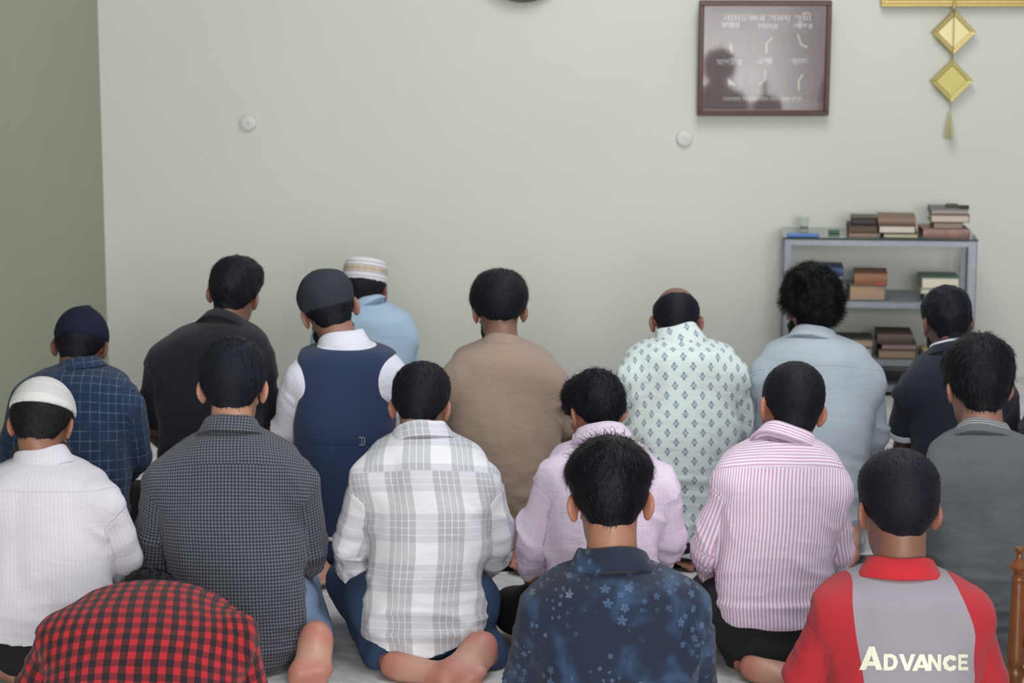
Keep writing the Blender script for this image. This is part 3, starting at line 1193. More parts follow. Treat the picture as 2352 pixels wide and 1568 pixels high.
PIC_Y = 9.485
pic = empty('framed_prayer_timetable', P(1751, 264, PIC_Y))
pic.rotation_euler = (math.radians(3.2), 0, 0)
tag(pic, 'dark wooden framed prayer timetable with six small clock dials on the far wall', 'wall picture')
PW, PH = 0.548, 0.476
K = PW / 301.0
lx = lambda px: (px - 1754.0) * K
lz = lambda py: (264.0 - py) * K * 1.005
f = MB()
fr = 0.022
f.box((-PW / 2, -0.03, 0), (PW / 2, 0, fr), 0.004).box((-PW / 2, -0.03, PH - fr), (PW / 2, 0, PH), 0.004)
f.box((-PW / 2, -0.03, fr - 0.003), (-PW / 2 + fr, 0, PH - fr + 0.003), 0.004).box((PW / 2 - fr, -0.03, fr - 0.003), (PW / 2, 0, PH - fr + 0.003), 0.004)
f.build('frame', wood, pic)
g = MB()
for (i, h) in ((fr + 0.001, 0.004), (0.058, 0.0035)):
    for q in (((-PW / 2 + i, i), (PW / 2 - i, i + h)), ((-PW / 2 + i, PH - i - h), (PW / 2 - i, PH - i)),
              ((-PW / 2 + i, i + h), (-PW / 2 + i + h, PH - i - h)), ((PW / 2 - i - h, i + h), (PW / 2 - i, PH - i - h))):
        (xa, za), (xb, zb) = q
        g.box((xa, -0.016, za), (xb, -0.008, zb))
g.build('inner_border', plain('copper_border', lin(150, 112, 92), 0.4, metal=0.3), pic)
MB().box((-PW / 2 + fr - 0.002, -0.009, fr - 0.002), (PW / 2 - fr + 0.002, -0.003, PH - fr + 0.002)).build(
    'panel', plain('plum_grey_panel', lin(122, 108, 114), 0.5, grain=14, amt=0.1, bump=0), pic)  # panel's own plum grey, brightened to include lilac haze reflected by the glass


def put_text(txt, cx, cy, wpx, hpx, parent):
    V, F = text_mesh(txt)
    lo, hi = V.min(0), V.max(0)
    sx, sz = wpx * K / (hi[0] - lo[0]), hpx * K / (hi[1] - lo[1])
    W_ = [(lx(cx) + (v[0] - (lo[0] + hi[0]) / 2) * sx, -0.0102, lz(cy) + (v[1] - (lo[1] + hi[1]) / 2) * sz) for v in V]
    mesh_obj('lettering', W_, F, white_print, parent, smooth=False)


put_text('নামােজর সময় সূচী', 1760, 43, 200, 25, pic)
for t_, cx_, cy_, w_, h_ in (('ফজর', 1676, 60, 42, 12), ('েযাহর', 1761, 62, 46, 12), ('আছর', 1841, 62, 44, 12),
                             ('মাগরীব', 1675, 141, 58, 18), ('এশা', 1756, 141, 34, 13), ('জুম্মা', 1835, 142, 37, 15),
                             ('নামােজর সময় েমাবাইল েফান বন্ধ রাখুন', 1752, 227, 181, 15)):
    put_text(t_, cx_, cy_, w_, h_, pic)
ring_m = plain('dial_ring', lin(150, 128, 110), 0.5)
for cx_, cy_, h1, h2 in ((1678, 101, (2, 21), (-2, 14)), (1759, 101, (13, -14), (0, 22)), (1838, 103, (-9, -24), (14, 7)),
                         (1674, 183, (14, 12), (4, 12)), (1757, 183, (0, -24), (-13, 11)), (1835, 185, (8, -14), (0, 22))):
    d_ = MB()
    n = 40
    V, F = [], []
    for (r, y) in ((30.5, -0.0095), (32.5, -0.0115), (30.5, -0.0115), (32.5, -0.0095)):
        for q in range(n):
            an = 2 * math.pi * q / n
            V.append((lx(cx_ + r * math.cos(an)), y, lz(cy_ + r * math.sin(an))))
    for q in range(n):
        w = (q + 1) % n
        F += [(2 * n + q, 2 * n + w, n + w, n + q), (q, w, 2 * n + w, 2 * n + q), (n + q, n + w, 3 * n + w, 3 * n + q)]
    d_.add(V, F)
    for q in range(12):
        an = math.pi * q / 6
        c_ = (lx(cx_ + 26 * math.cos(an)), -0.0105, lz(cy_ + 26 * math.sin(an)))
        d_.box((c_[0] - 0.0015, -0.0112, c_[2] - 0.0015), (c_[0] + 0.0015, -0.0095, c_[2] + 0.0015))
    dial = d_.build('dial', ring_m, pic)
    hm = MB()
    for (hx_, hy_), wd in ((h1, 0.0042), (h2, 0.0048)):
        a_ = np.array((lx(cx_), lz(cy_)))
        e_ = np.array((lx(cx_ + hx_), lz(cy_ + hy_)))
        u_ = (e_ - a_) / np.linalg.norm(e_ - a_)
        s_ = np.array((-u_[1], u_[0])) * wd
        q4 = [a_ - u_ * 0.006 + s_ * 0.6, a_ - u_ * 0.006 - s_ * 0.6, e_ - s_ * 0.8, e_ + s_ * 0.8]
        hm.add([(p[0], y, p[1]) for y in (-0.0125, -0.0105) for p in q4],
               [(0, 1, 2, 3), (7, 6, 5, 4), (0, 4, 5, 1), (1, 5, 6, 2), (2, 6, 7, 3), (3, 7, 4, 0)])
    hm.build('hand', cream, dial)
gm, gnt, gb = new_mat('picture_glass', 0.06)
gnt.nodes.remove(gb)
tr, gl, fz, mx = (gnt.nodes.new(k) for k in ('ShaderNodeBsdfTransparent', 'ShaderNodeBsdfGlossy', 'ShaderNodeFresnel', 'ShaderNodeMixShader'))
gl.inputs['Roughness'].default_value = 0.04
fz.inputs['IOR'].default_value = 1.75
gnt.links.new(fz.outputs[0], mx.inputs[0])
gnt.links.new(tr.outputs[0], mx.inputs[1])
gnt.links.new(gl.outputs[0], mx.inputs[2])
gnt.links.new(mx.outputs[0], gnt.nodes['Material Output'].inputs[0])
MB().box((-PW / 2 + fr - 0.002, -0.0195, fr - 0.002), (PW / 2 - fr + 0.002, -0.0175, PH - fr + 0.002)).build('glass', gm, pic)

# gilt frame at the top edge, its string of two foil diamonds and tassel
gx0, gx1 = P(2022, 8, 9.5)[0], P(2430, 8, 9.5)[0]
gz = P(2022, 15, 9.5)[2]
gf = empty('gilt_frame', ((gx0 + gx1) / 2, 9.5, gz))
tag(gf, 'gold framed board on the far wall cut off by the top of the picture', 'wall picture')
gw = (gx1 - gx0) / 2
q = MB()
for (i, y0, y1, w) in ((0, -0.03, 0, 0.012), (0.012, -0.022, 0, 0.016), (0.028, -0.03, 0, 0.010)):
    q.box((-gw + i, y0, i), (gw - i, y1, i + w), 0.002).box((-gw + i, y0, 0.42 - i - w), (gw - i, y1, 0.42 - i), 0.002)
    q.box((-gw + i, y0, i + w), (-gw + i + w, y1, 0.42 - i - w), 0.002).box((gw - i - w, y0, i + w), (gw - i, y1, 0.42 - i - w), 0.002)
q.build('frame', gold, gf)
MB().box((-gw + 0.036, -0.012, 0.036), (gw - 0.036, -0.002, 0.384)).build('panel', gold_pale, gf)

orn = empty('hanging_ornament', P(2192, 16, 9.47))
tag(orn, 'two gold diamonds and a tassel on a string under the gilt frame', 'wall hanging')
ob = np.array(orn.location)
MB().tube([P(2194, 2, 9.455) - ob, P(2192, 20, 9.45) - ob], 0.006, 8).build('hook', gold, orn)
for sa, se, sr in (((2192, 16, 9.45), (2189, 128, 9.445), .0016), ((2189, 128, 9.462), (2185, 136, 9.462), .003), ((2184, 236, 9.465), (2183, 262, 9.465), .0014)):
    MB().tube([P(*sa) - ob, P(*se) - ob], sr, 6).build('string', plain('olive_cord', lin(110, 98, 52), 0.8), orn)
for (cx_, cy_, r_, mt) in ((2191, 74, 52, gold_pale), (2186, 186, 50, gold_olive)):
    c_ = P(cx_, cy_, 9.47) - ob
    r0 = r_ / SC(9.47, 1.5)
    V = []
    prof = ((1.0, 0.0), (1.0, -0.010), (0.96, -0.016), (0.74, -0.012), (0.70, -0.009))
    for (k_, y_) in prof:
        for (dx, dz) in ((0, -1), (1, 0), (0, 1), (-1, 0)):
            V.append((c_[0] + dx * r0 * k_, c_[1] + y_ + 0.012, c_[2] + dz * r0 * k_))
    F = [(0, 1, 2, 3)]
    for i in range(len(prof) - 1):
        F += [(i * 4 + j, i * 4 + (j + 1) % 4, (i + 1) * 4 + (j + 1) % 4, (i + 1) * 4 + j) for j in range(4)]
    F.append((19, 18, 17, 16))
    dm = MB().add(V, F).build('diamond', gold if mt is gold_pale else mt, orn)
    V2 = [(c_[0] + dx * r0 * 0.70, c_[1] + 0.0025 + y_, c_[2] + dz * r0 * 0.70) for y_ in (0, -0.002) for (dx, dz) in ((0, -1), (1, 0), (0, 1), (-1, 0))]
    MB().add(V2, [(0, 3, 2, 1), (4, 5, 6, 7), (0, 1, 5, 4), (1, 2, 6, 5), (2, 3, 7, 6), (3, 0, 4, 7)]).build('mirror_face', mt, dm)
    bd = MB()
    for k_ in range(4):
        for w in range(1, 8):
            t_ = w / 8
            d0 = ((0, -1), (1, 0), (0, 1), (-1, 0))[k_]
            d1 = ((0, -1), (1, 0), (0, 1), (-1, 0))[(k_ + 1) % 4]
            x_ = c_[0] + (d0[0] * (1 - t_) + d1[0] * t_) * r0 * 0.85
            z_ = c_[2] + (d0[1] * (1 - t_) + d1[1] * t_) * r0 * 0.85
            bd.lathe((x_, c_[1] - 0.002, z_), [(0.002, -0.005), (0.0045, -0.002), (0.0048, 0.001)], 8, 'y')
    bd.build('beading', gold_pale, dm)
tp = P(2182, 262, 9.465) - ob
tm_ = MB()
for q_ in range(26):
    an, rr = rnd.random() * 6.28, math.sqrt(rnd.random())
    e_ = tp + np.array((math.cos(an) * rr * 0.020, math.sin(an) * rr * 0.013, -0.098 - rnd.random() * 0.008))
    tm_.tube([tp + np.array((math.cos(an) * rr * 0.005, math.sin(an) * rr * 0.005, 0)), (tp + e_) / 2 + np.array((math.cos(an) * rr * 0.006, 0, 0)), e_], 0.0022, 5)
tm_.lathe(tp, [(0.002, 0.012), (0.007, 0.006), (0.007, -0.008), (0.005, -0.016)], 10)
tm_.build('tassel', plain('pale_olive_silk', lin(176, 170, 132), 0.7), orn)

# wall clock, of which only the lowest rim is in view
ck = empty('wall_clock', P(1202, -104, 9.5))
tag(ck, 'round dark rimmed wall clock at the top edge of the far wall', 'wall clock')
R0 = 108 / SC(9.5, 1.9)
MB().lathe((0, 0, 0), [(R0 * 0.97, 0.015), (R0, 0.0), (R0, -0.03), (R0 * 0.96, -0.045), (R0 * 0.88, -0.04), (R0 * 0.86, -0.02)], 72, 'y').build('rim', plain('black_plastic', lin(34, 34, 38), 0.35), ck, smooth=True)
MB().lathe((0, -0.021, 0), [(R0 * 0.865, 0.004), (R0 * 0.865, 0.0)], 72, 'y').build('face', cream, ck)
h_ = MB().box((-0.004, -0.032, -0.01), (0.004, -0.028, R0 * 0.5)).box((-0.01, -0.036, -0.003), (R0 * 0.7, -0.032, 0.003))
h_.build('hand', plain('black_plastic', lin(34, 34, 38), 0.35), ck)

for cx_, cy_, r_, lab in ((571, 281, 19, 'round white wall plate high on the plain stretch of the far wall'),
                          (1572, 316, 19, 'round white wall plate just below the framed prayer timetable')):
    c_ = P(cx_, cy_, WALL_Y - 0.001)
    r0 = r_ / SC(WALL_Y, 1.4)
    pl = MB().lathe((0, 0, 0), [(r0, 0.0), (r0, -0.010), (r0 * 0.93, -0.016), (r0 * 0.6, -0.018), (r0 * 0.1, -0.0185)], 40, 'y')
    o = pl.build('wall_plate', plain('white_plastic', lin(198, 199, 194), 0.45), None, (0, 0, 0), True)
    o.location = c_
    tag(o, lab, 'cover plate', 'round wall plates')
    MB().lathe((0, -0.0187, 0), [(0.004, 0.001), (0.004, -0.001), (0.002, -0.0015)], 10, 'y').build('screw', plain('steel_grey', lin(150, 152, 154), 0.35, metal=0.7), o)

# ------------------------------------------------------------------ the metal bookshelf
YF, YB = 9.12, 9.47
XL, XR = P(1801, 545, YF)[0], P(2239, 548, YF)[0]
ZT, ZM, ZL = P(2000, 550, YF)[2], P(2000, 690, YF)[2], P(2000, 822, YF)[2]
steel = plain('galvanised_steel', lin(134, 138, 146), 0.42, metal=0.55, grain=50, amt=0.2)
sb = np.array(((XL + XR) / 2, (YF + YB) / 2, 0.0))
shelf = empty('metal_bookshelf', sb)
tag(shelf, 'low grey metal bookshelf with glass top and stacked books against the far wall', 'bookshelf')
W2, D2 = (XR - XL) / 2, (YB - YF) / 2
for sx in (-1, 1):
    for sy in (-1, 1):
        p = MB()
        xa, xb = sorted((sx * W2, sx * (W2 - 0.030)))
        ya, yb = sorted((sy * D2, sy * (D2 - 0.004)))
        p.box((xa, ya, 0.0), (xb, yb, ZT + 0.002))
        xa, xb = sorted((sx * W2, sx * (W2 - 0.004)))
        ya, yb = sorted((sy * D2, sy * (D2 - 0.030)))
        p.box((xa, ya, 0.0), (xb, yb, ZT + 0.002))
        p.build('post', steel, shelf)
for z_ in (ZM, ZL, 0.045):
    p = MB()
    p.box((-W2 + 0.004, -D2 + 0.004, z_ - 0.004), (W2 - 0.004, D2 - 0.004, z_), 0.001)
    p.box((-W2 + 0.004, -D2 + 0.0042, z_ - 0.026), (W2 - 0.004, -D2 + 0.008, z_ - 0.004)).box((-W2 + 0.004, D2 - 0.008, z_ - 0.026), (W2 - 0.004, D2 - 0.0042, z_ - 0.004))
    p.build('shelf_board', steel, shelf)
p = MB()
for (lo, hi) in (((-W2 + 0.004, -D2 - 0.001, ZT - 0.022), (W2 - 0.004, -D2 + 0.004, ZT)), ((-W2 + 0.004, D2 - 0.004, ZT - 0.022), (W2 - 0.004, D2, ZT)),
                 ((-W2, -D2 + 0.005, ZT - 0.022), (-W2 + 0.004, D2 - 0.005, ZT)), ((W2 - 0.004, -D2 + 0.005, ZT - 0.022), (W2, D2 - 0.005, ZT))):
    p.box(lo, hi)
p.build('rail', steel, shelf)
ggm, ggt, ggb = new_mat('shelf_glass', 0.12, lin(150, 172, 164), spec=0.6)
ggb.inputs['Transmission Weight'].default_value = 0.55
ggb.inputs['IOR'].default_value = 1.45
glass_top = MB().box((-W2 - 0.003, -D2 - 0.004, ZT + 0.003), (W2 + 0.003, D2 + 0.003, ZT + 0.009), 0.001).build('glass_top', ggm, shelf)
MB().box((-W2 - 0.003, -D2 - 0.0062, ZT + 0.0025), (W2 + 0.003, -D2 - 0.0045, ZT + 0.0092)).build('glass_edge', plain('green_glass_edge', lin(24, 44, 40), 0.2), glass_top)
MB().tube([(W2 - 0.012, -D2 + 0.012, ZT + 0.004), (W2 - 0.012, -D2 + 0.012, ZT + 0.026)], [0.014, 0.004], 6).build('corner_cap', steel, shelf)


def cover_mat(rgb, mottled=False):
    nm = 'book_cover_%d_%d_%d' % rgb
    return plain(nm, lin(*rgb), 0.6, grain=45 if not mottled else 55, amt=0.2 if not mottled else 0.55, bump=0.25)


def page_mat(rgb):
    nm = 'book_pages_%d_%d_%d' % rgb
    if nm in _plain:
        return _plain[nm]
    m, nt, b = new_mat(nm, 0.85, lin(*rgb))
    (x, y, z), oc = objco(nt)
    c = lin(*rgb)
    n = noise(nt, combine(nt, x * 3.0, y * 3.0, z * 900.0), 1.0, 1)
    nt.links.new(mixc(nt, n, tuple(v * 0.78 for v in c[:3]) + (1,), c).k, b.inputs['Base Color'])
    _plain[nm] = m
    return m


def stack(yf, z0, items):
    z = z0
    for (pxa, pxb, h, dep, cover, pages, face, lab, opt) in items:
        y0 = yf + opt.get('dy', 0.0)
        xa, xb = P(pxa, 600, y0)[0], P(pxb, 600, y0)[0]
        hh = h / 563.0
        w, c = xb - xa, np.array(((xa + xb) / 2, y0 + dep / 2, z + 0.0004))
        o = empty('book', c)
        o.rotation_euler = (0, 0, math.radians(opt.get('rot', 0)))
        tag(o, lab, 'book', 'old books on the metal bookshelf')
        bt = min(0.003, hh * 0.16)
        cm = cover_mat(cover, opt.get('mottled', False))
        m = MB()
        m.box((-w / 2, -dep / 2, 0), (w / 2, dep / 2, bt), 0.0006).box((-w / 2, -dep / 2, hh - bt), (w / 2, dep / 2, hh), 0.0006)
        ins = 0.004
        if face == 'spine':
            n = 7
            V = []
            for k in range(n + 1):
                t_ = k / n
                y_ = -dep / 2 - 0.006 * math.sin(math.pi * t_)
                for x_ in (-w / 2, w / 2):
                    V += [(x_, y_, hh * t_), (x_, y_ + 0.004, hh * t_)]
            Fq = []
            for k in range(n):
                i = 4 * k
                Fq += [(i, i + 2, i + 6, i + 4), (i + 1, i + 5, i + 7, i + 3), (i, i + 4, i + 5, i + 1), (i + 2, i + 3, i + 7, i + 6)]
            m.add(V, Fq)
            pb = ((-w / 2 + ins, -dep / 2 + 0.004, bt), (w / 2 - ins, dep / 2 - ins, hh - bt))
        elif face == 'right':
            m.box((w / 2 - 0.003, -dep / 2, bt), (w / 2, dep / 2, hh - bt))
            pb = ((-w / 2 + ins, -dep / 2 + ins, bt), (w / 2 - 0.003, dep / 2 - ins, hh - bt))
        else:
            m.box((-w / 2, dep / 2 - 0.003, bt), (w / 2, dep / 2, hh - bt))
            pb = ((-w / 2 + ins, -dep / 2 + ins, bt), (w / 2 - ins, dep / 2 - 0.003, hh - bt))
        m.build('cover', cm, o)
        MB().box(*pb).build('pages', page_mat(pages), o)
        if opt.get('label'):
            MB().box((-w * 0.2, -dep * 0.35, hh), (w * 0.18, dep * 0.2, hh + 0.0008)).build('title_label', plain('grey_label', lin(120, 124, 132), 0.6), o)
        if opt.get('tab'):
            MB().box((w * 0.18, -dep / 2 - 0.0075, hh * 0.08), (w * 0.38, -dep / 2 - 0.0055, hh * 0.3)).build('red_tab', plain('red_tab', lin(168, 62, 48), 0.6), o)
        z += hh + 0.0006


ZG = ZT + 0.0092
BR, CR = (104, 78, 66), (196, 180, 158)
stack(YF + 0.05, ZG, [(1943, 2012, 8, 0.16, (112, 92, 82), (168, 146, 126), 'back', 'thin pale book lowest of the pile beside the black box on the glass top', {}),
                      (1942, 2010, 17, 0.16, (74, 52, 44), (104, 84, 70), 'back', 'brown book directly under the black box on the glass top', {'dy': 0.01})])
stack(YF + 0.02, ZG, [(2023, 2103, 10, 0.17, (92, 92, 70), (198, 190, 160), 'back', 'thin yellowish book at the bottom of the middle pile on the glass top', {}),
                      (2013, 2096, 18, 0.17, (62, 50, 48), (212, 200, 190), 'right', 'white edged book under the big brown book on the glass top', {}),
                      (2013, 2098, 17, 0.20, (126, 98, 86), (150, 120, 104), 'spine', 'big reddish brown book topping the middle pile on the glass top', {'rot': -2})])
stack(YF + 0.02, ZG, [(2110, 2216, 21, 0.19, (140, 108, 100), (150, 122, 112), 'spine', 'marbled pinkish book at the bottom of the tallest pile on the glass top', {'mottled': True, 'rot': 3}),
                      (2134, 2202, 14, 0.15, (96, 86, 80), (170, 152, 138), 'back', 'tan edged book second in the tallest pile on the glass top', {'dy': 0.02}),
                      (2129, 2216, 18, 0.16, (104, 84, 74), (202, 186, 172), 'right', 'cream edged book third in the tallest pile on the glass top', {'dy': 0.01}),
                      (2128, 2214, 12, 0.16, (104, 106, 108), (168, 158, 148), 'back', 'grey covered book topping the tallest pile on the glass top', {'dy': 0.02})])
ztop = ZG + (21 + 14 + 18 + 12) / 563.0 + 0.0035
for (xa, xb, h, rgb, nm, lab, cat, dy) in ((2158, 2186, 7, (74, 60, 34), 'wooden_comb_case', 'small olive brown case lying on the grey topmost book', 'case', 0.10),
                                           (2190, 2213, 6, (40, 36, 30), 'spectacle_case', 'small black case lying on the grey topmost book', 'case', 0.06)):
    q0, q1 = P(xa, 600, YF + dy)[0], P(xb, 600, YF + dy)[0]
    o = MB().box((q0, YF + dy, ztop), (q1, YF + dy + 0.03, ztop + h / 563), 0.003).build(nm, plain(nm, lin(*rgb), 0.5))
    tag(o, lab, cat)
zb_ = ZG + 25 / 563.0 + 0.002
xa, xb = P(1949, 600, YF + 0.06)[0], P(2008, 600, YF + 0.06)[0]
bx = empty('storage_box', ((xa + xb) / 2, YF + 0.12, zb_))
tag(bx, 'small black box with a paler lid on the brown book of the glass top', 'box')
w_ = (xb - xa) / 2
MB().box((-w_, -0.055, 0), (w_, 0.055, 15 / 563), 0.004).build('base', plain('black_card', lin(34, 28, 28), 0.5), bx)
MB().box((-w_ - 0.001, -0.056, 15.2 / 563), (w_ + 0.001, 0.056, 18.5 / 563), 0.002).build('lid', plain('dim_brown_card', lin(92, 82, 74), 0.6), bx)
# tumbler, blue folder, green box
c_ = P(1831, 600, YF + 0.24)
tb = MB()
tb.lathe((0, 0, 0), [(0.018, 0), (0.0185, 0.001), (0.022, 0.056), (0.0205, 0.056), (0.017, 0.004), (0.0005, 0.004)], 28)
cgm, cgt, cgb = new_mat('tumbler_glass', 0.05, (0.9, 0.92, 0.9, 1))
cgb.inputs['Transmission Weight'].default_value = 0.9
tmb = tb.build('glass_tumbler', cgm, None, (0, 0, 0), True)
tmb.location = (c_[0], YF + 0.24, ZG)
tag(tmb, 'small clear glass tumbler at the end of the glass shelf top', 'glass')
MB().lathe((0, 0, 0), [(0.0165, 0.0045), (0.0175, 0.018), (0.0002, 0.018)], 24).build('contents', plain('dull_dregs', lin(92, 92, 78), 0.5), tmb)
xa, xb = P(1806, 600, YF + 0.01)[0], P(1880, 600, YF + 0.01)[0]
bf = MB().box((xa, YF + 0.012, ZG + 0.0005), (xb, YF + 0.075, ZG + 0.010), 0.003).build('plastic_ruler_case', plain('bright_blue_plastic', lin(66, 112, 184), 0.35))
tag(bf, 'flat bright blue plastic case at the front of the glass top', 'case')
xa, xb = P(1893, 600, YF + 0.14)[0], P(1918, 600, YF + 0.14)[0]
gb_ = MB().box((xa, YF + 0.13, ZG + 0.0005), (xb, YF + 0.17, ZG + 0.014), 0.003).build('medicine_box', plain('bottle_green_card', lin(48, 88, 70), 0.5))
tag(gb_, 'small dark green box lying between tumbler and books on glass top', 'box')
# middle shelf
stack(YF + 0.09, ZM + 0.0005, [(1872, 1928, 16, 0.17, (52, 58, 92), (196, 194, 198), 'back', 'pale book lowest of the blue pile behind the curly haired man', {}),
                               (1868, 1928, 17, 0.17, (50, 56, 96), (186, 184, 186), 'right', 'white edged book second in the blue pile behind the curly haired man', {}),
                               (1858, 1930, 18, 0.17, (56, 64, 112), (204, 204, 214), 'right', 'white edged book third in the blue pile on the middle shelf', {}),
                               (1846, 1932, 18, 0.17, (64, 78, 128), (150, 156, 176), 'spine', 'blue covered book with a grey label topping the blue pile', {'label': True})])
stack(YF + 0.03, ZM + 0.0005, [(1948, 2030, 34, 0.17, (88, 104, 100), (172, 144, 118), 'right', 'thick teal book with tan page edges on the middle shelf', {'rot': 2}),
                               (1962, 2037, 27, 0.19, (134, 88, 62), (140, 104, 80), 'spine', 'thick orange brown book lying on the teal book', {'tab': True, 'rot': -2})])
stack(YF + 0.06, ZM + 0.0005, [(2117, 2195, 15, 0.16, (110, 120, 110), (192, 190, 168), 'back', 'grey green book lowest of the green topped pile', {}),
                               (2109, 2190, 11, 0.16, (190, 190, 176), (216, 212, 196), 'back', 'thin cream book in the green topped pile', {}),
                               (2110, 2196, 26, 0.17, (88, 122, 104), (226, 218, 200), 'back', 'green covered book with cream edges topping its pile', {'rot': 1})])
# lower shelf
stack(YF + 0.05, ZL + 0.0005, [(1922, 2004, 22, 0.17, (80, 72, 66), (178, 166, 148), 'right', 'cream edged book under the olive brown book of the low shelf', {}),
                               (1924, 2006, 19, 0.17, (78, 70, 62), (172, 154, 132), 'right', 'dull olive brown book topping its pile on the low shelf', {})])
stack(YF + 0.02, ZL + 0.0005, [(2019, 2106, 21, 0.18, (70, 58, 52), (150, 128, 108), 'right', 'tan edged book at the bottom of the low shelf pile', {}),
                               (2026, 2107, 13, 0.18, (76, 62, 58), (146, 124, 116), 'back', 'thin mauve edged book in the middle of the low shelf pile', {}),
                               (2016, 2098, 22, 0.19, (84, 66, 56), (90, 72, 62), 'spine', 'dark brown book topping the low shelf pile', {})])
stack(YF + 0.03, ZL + 0.0005, [(2117, 2150, 9, 0.14, (60, 58, 54), (120, 110, 96), 'back', 'thin dark book under the small yellow book on the low shelf', {}),
                               (2120, 2141, 13, 0.12, (170, 156, 104), (196, 184, 136), 'back', 'small pale yellow book at the end of the low shelf', {})])

# the shelf stands a little askew to the wall, everything on it with it
turn = Matrix.Rotation(math.radians(-5.5), 4, 'Z')
piv = Vector((XL, YF, 0))
for o in list(col.objects):
    if o.parent is None and o.get('category') in ('book', 'bookshelf', 'case', 'box', 'glass'):
        o.location = piv + turn @ (Vector(o.location) - piv)
        o.rotation_euler[2] += math.radians(-5.5)

# ------------------------------------------------------------------ turned wooden chair at the edge of the picture
oak = plain('varnished_wood', lin(122, 74, 40), 0.32, grain=26, amt=0.35, bump=0.2)
YC = 4.82
cb = P(2333, 1500, YC)
chx, S_ = cb[0], SC(YC, 0.3)
chair = empty('wooden_chair', (chx + 0.23, YC - 0.22, 0))
tag(chair, 'brown varnished wooden chair with turned finial posts at the picture edge', 'chair')
zz = lambda py: P(2333, py, YC)[2]
prof = [(0.010, zz(1257)), (0.0105, zz(1262)), (0.0085, zz(1268)), (0.006, zz(1272)), (0.0075, zz(1280)), (0.011, zz(1286)), (0.019, zz(1294)),
        (0.0215, zz(1300)), (0.019, zz(1306)), (0.0125, zz(1313)), (0.0105, zz(1318)), (0.0155, zz(1324)), (0.0165, zz(1330)), (0.0145, zz(1335)),
        (0.0155, zz(1340)), (0.0150, zz(1360)), (0.0175, zz(1440)), (0.0200, zz(1510)), (0.0200, zz(1522)), (0.0165, zz(1528)), (0.0215, zz(1538)),
        (0.0225, zz(1548)), (0.0180, zz(1560)), (0.0165, zz(1566)), (0.0205, zz(1600)), (0.021, 0.03), (0.016, 0.0)]
prof = [(0.001, prof[0][1] + 0.003)] + prof
prof = [(r, z) for r, z in prof][::-1]
for dx in (-0.23, 0.23):
    MB().lathe((dx, 0.22, 0), prof, 28).build('back_post', oak, chair, smooth=True)
    MB().lathe((dx, -0.16, 0), [(0.014, 0), (0.02, 0.04), (0.017, 0.15), (0.021, 0.24), (0.021, 0.27)], 24).build('leg', oak, chair, smooth=True)
zs = 0.27
MB().box((-0.215, -0.185, zs), (0.215, 0.215, zs + 0.028), 0.008).build('seat', oak, chair)
for z_ in (zz(1420), zz(1545)):
    MB().tube([(-0.215, 0.22, z_), (-0.1, 0.22, z_), (0.1, 0.22, z_), (0.215, 0.22, z_)], [0.010, 0.014, 0.014, 0.010], 14).build('back_rail', oak, chair, smooth=True)
for k in range(5):
    x_ = -0.14 + 0.07 * k
    MB().lathe((x_, 0.22, 0), [(0.006, zz(1545) + 0.008), (0.011, zz(1500)), (0.006, zz(1480)), (0.010, zz(1450)), (0.006, zz(1420) - 0.008)], 12).build('spindle', oak, chair, smooth=True)


# ------------------------------------------------------------------ cloth patterns
def flat(*rgb):
    return lambda nt, u, v, arm: lin(*rgb)


def pinstripe(nt, u, v, arm):
    line = ((u / 0.0105).frac() < 0.12)
    fine = noise(nt, combine(nt, u * 300.0, v * 3.0), 1.0, 1)
    return mixc(nt, line * 0.45, mixc(nt, fine, lin(226, 222, 230), lin(218, 214, 224)), lin(196, 184, 200))


def gingham(nt, u, v, arm):
    p = 0.0088
    a, b = ((u / p).frac() < 0.5), ((v / p).frac() < 0.5)
    return mixc(nt, (a + b) * 0.5, lin(108, 110, 120), lin(34, 38, 48))


def plaid(nt, u, v, arm):
    p = 0.127
    fu, fv = ((u + 0.0985) / p + 10.0).frac(), ((v + 0.02) / p + 10.0).frac()
    bu, bv = fu < 0.565, fv < 0.56
    tint = noise(nt, combine(nt, u * 6.0, v * 6.0), 1.0, 1)
    base = mixc(nt, tint, lin(226, 224, 230), lin(232, 232, 238))
    c = mixc(nt, bv * 0.62, base, lin(196, 196, 206))
    c = mixc(nt, bu * 0.85, c, mixc(nt, bv * 0.55, lin(186, 188, 192), lin(162, 162, 172)))
    l1 = bu * ((((fu / 0.565) * 4.0 + 0.5).frac() - 0.5).abs() < 0.05) * (fu > 0.06) * (fu < 0.51)
    l2 = bv * ((((fv / 0.56) * 4.0 + 0.5).frac() - 0.5).abs() < 0.045) * (fv > 0.06) * (fv < 0.51)
    return mixc(nt, l1.max(l2 * 0.7) * 0.85, c, lin(238, 238, 242))


def pink_check(nt, u, v, arm):
    a, b = ((u / 0.018).frac() < 0.15), ((v / 0.018).frac() < 0.15)
    n = noise(nt, combine(nt, u * 40.0, v * 260.0), 1.0, 2)
    return mixc(nt, a.max(b) * 0.3 + n * 0.25, lin(228, 212, 230), lin(208, 188, 214))


def pink_stripe(nt, u, v, arm):
    f = ((u / 0.0098).frac() - 0.5).abs()
    return mixc(nt, ramp(f, 0.235, 0.285), lin(208, 172, 200), lin(240, 230, 243))


def windowpane(nt, u, v, arm):
    a, b = ((u / 0.030).frac() < 0.055), ((v / 0.029).frac() < 0.055)
    n = noise(nt, combine(nt, u, v), 160.0, 2)
    br = noise(nt, combine(nt, u, v), 18.0, 2)
    return mixc(nt, a.max(b) * ramp(br, 0.3, 0.6) * 0.8, mixc(nt, n, lin(28, 44, 72), lin(38, 57, 88)), lin(112, 136, 158))


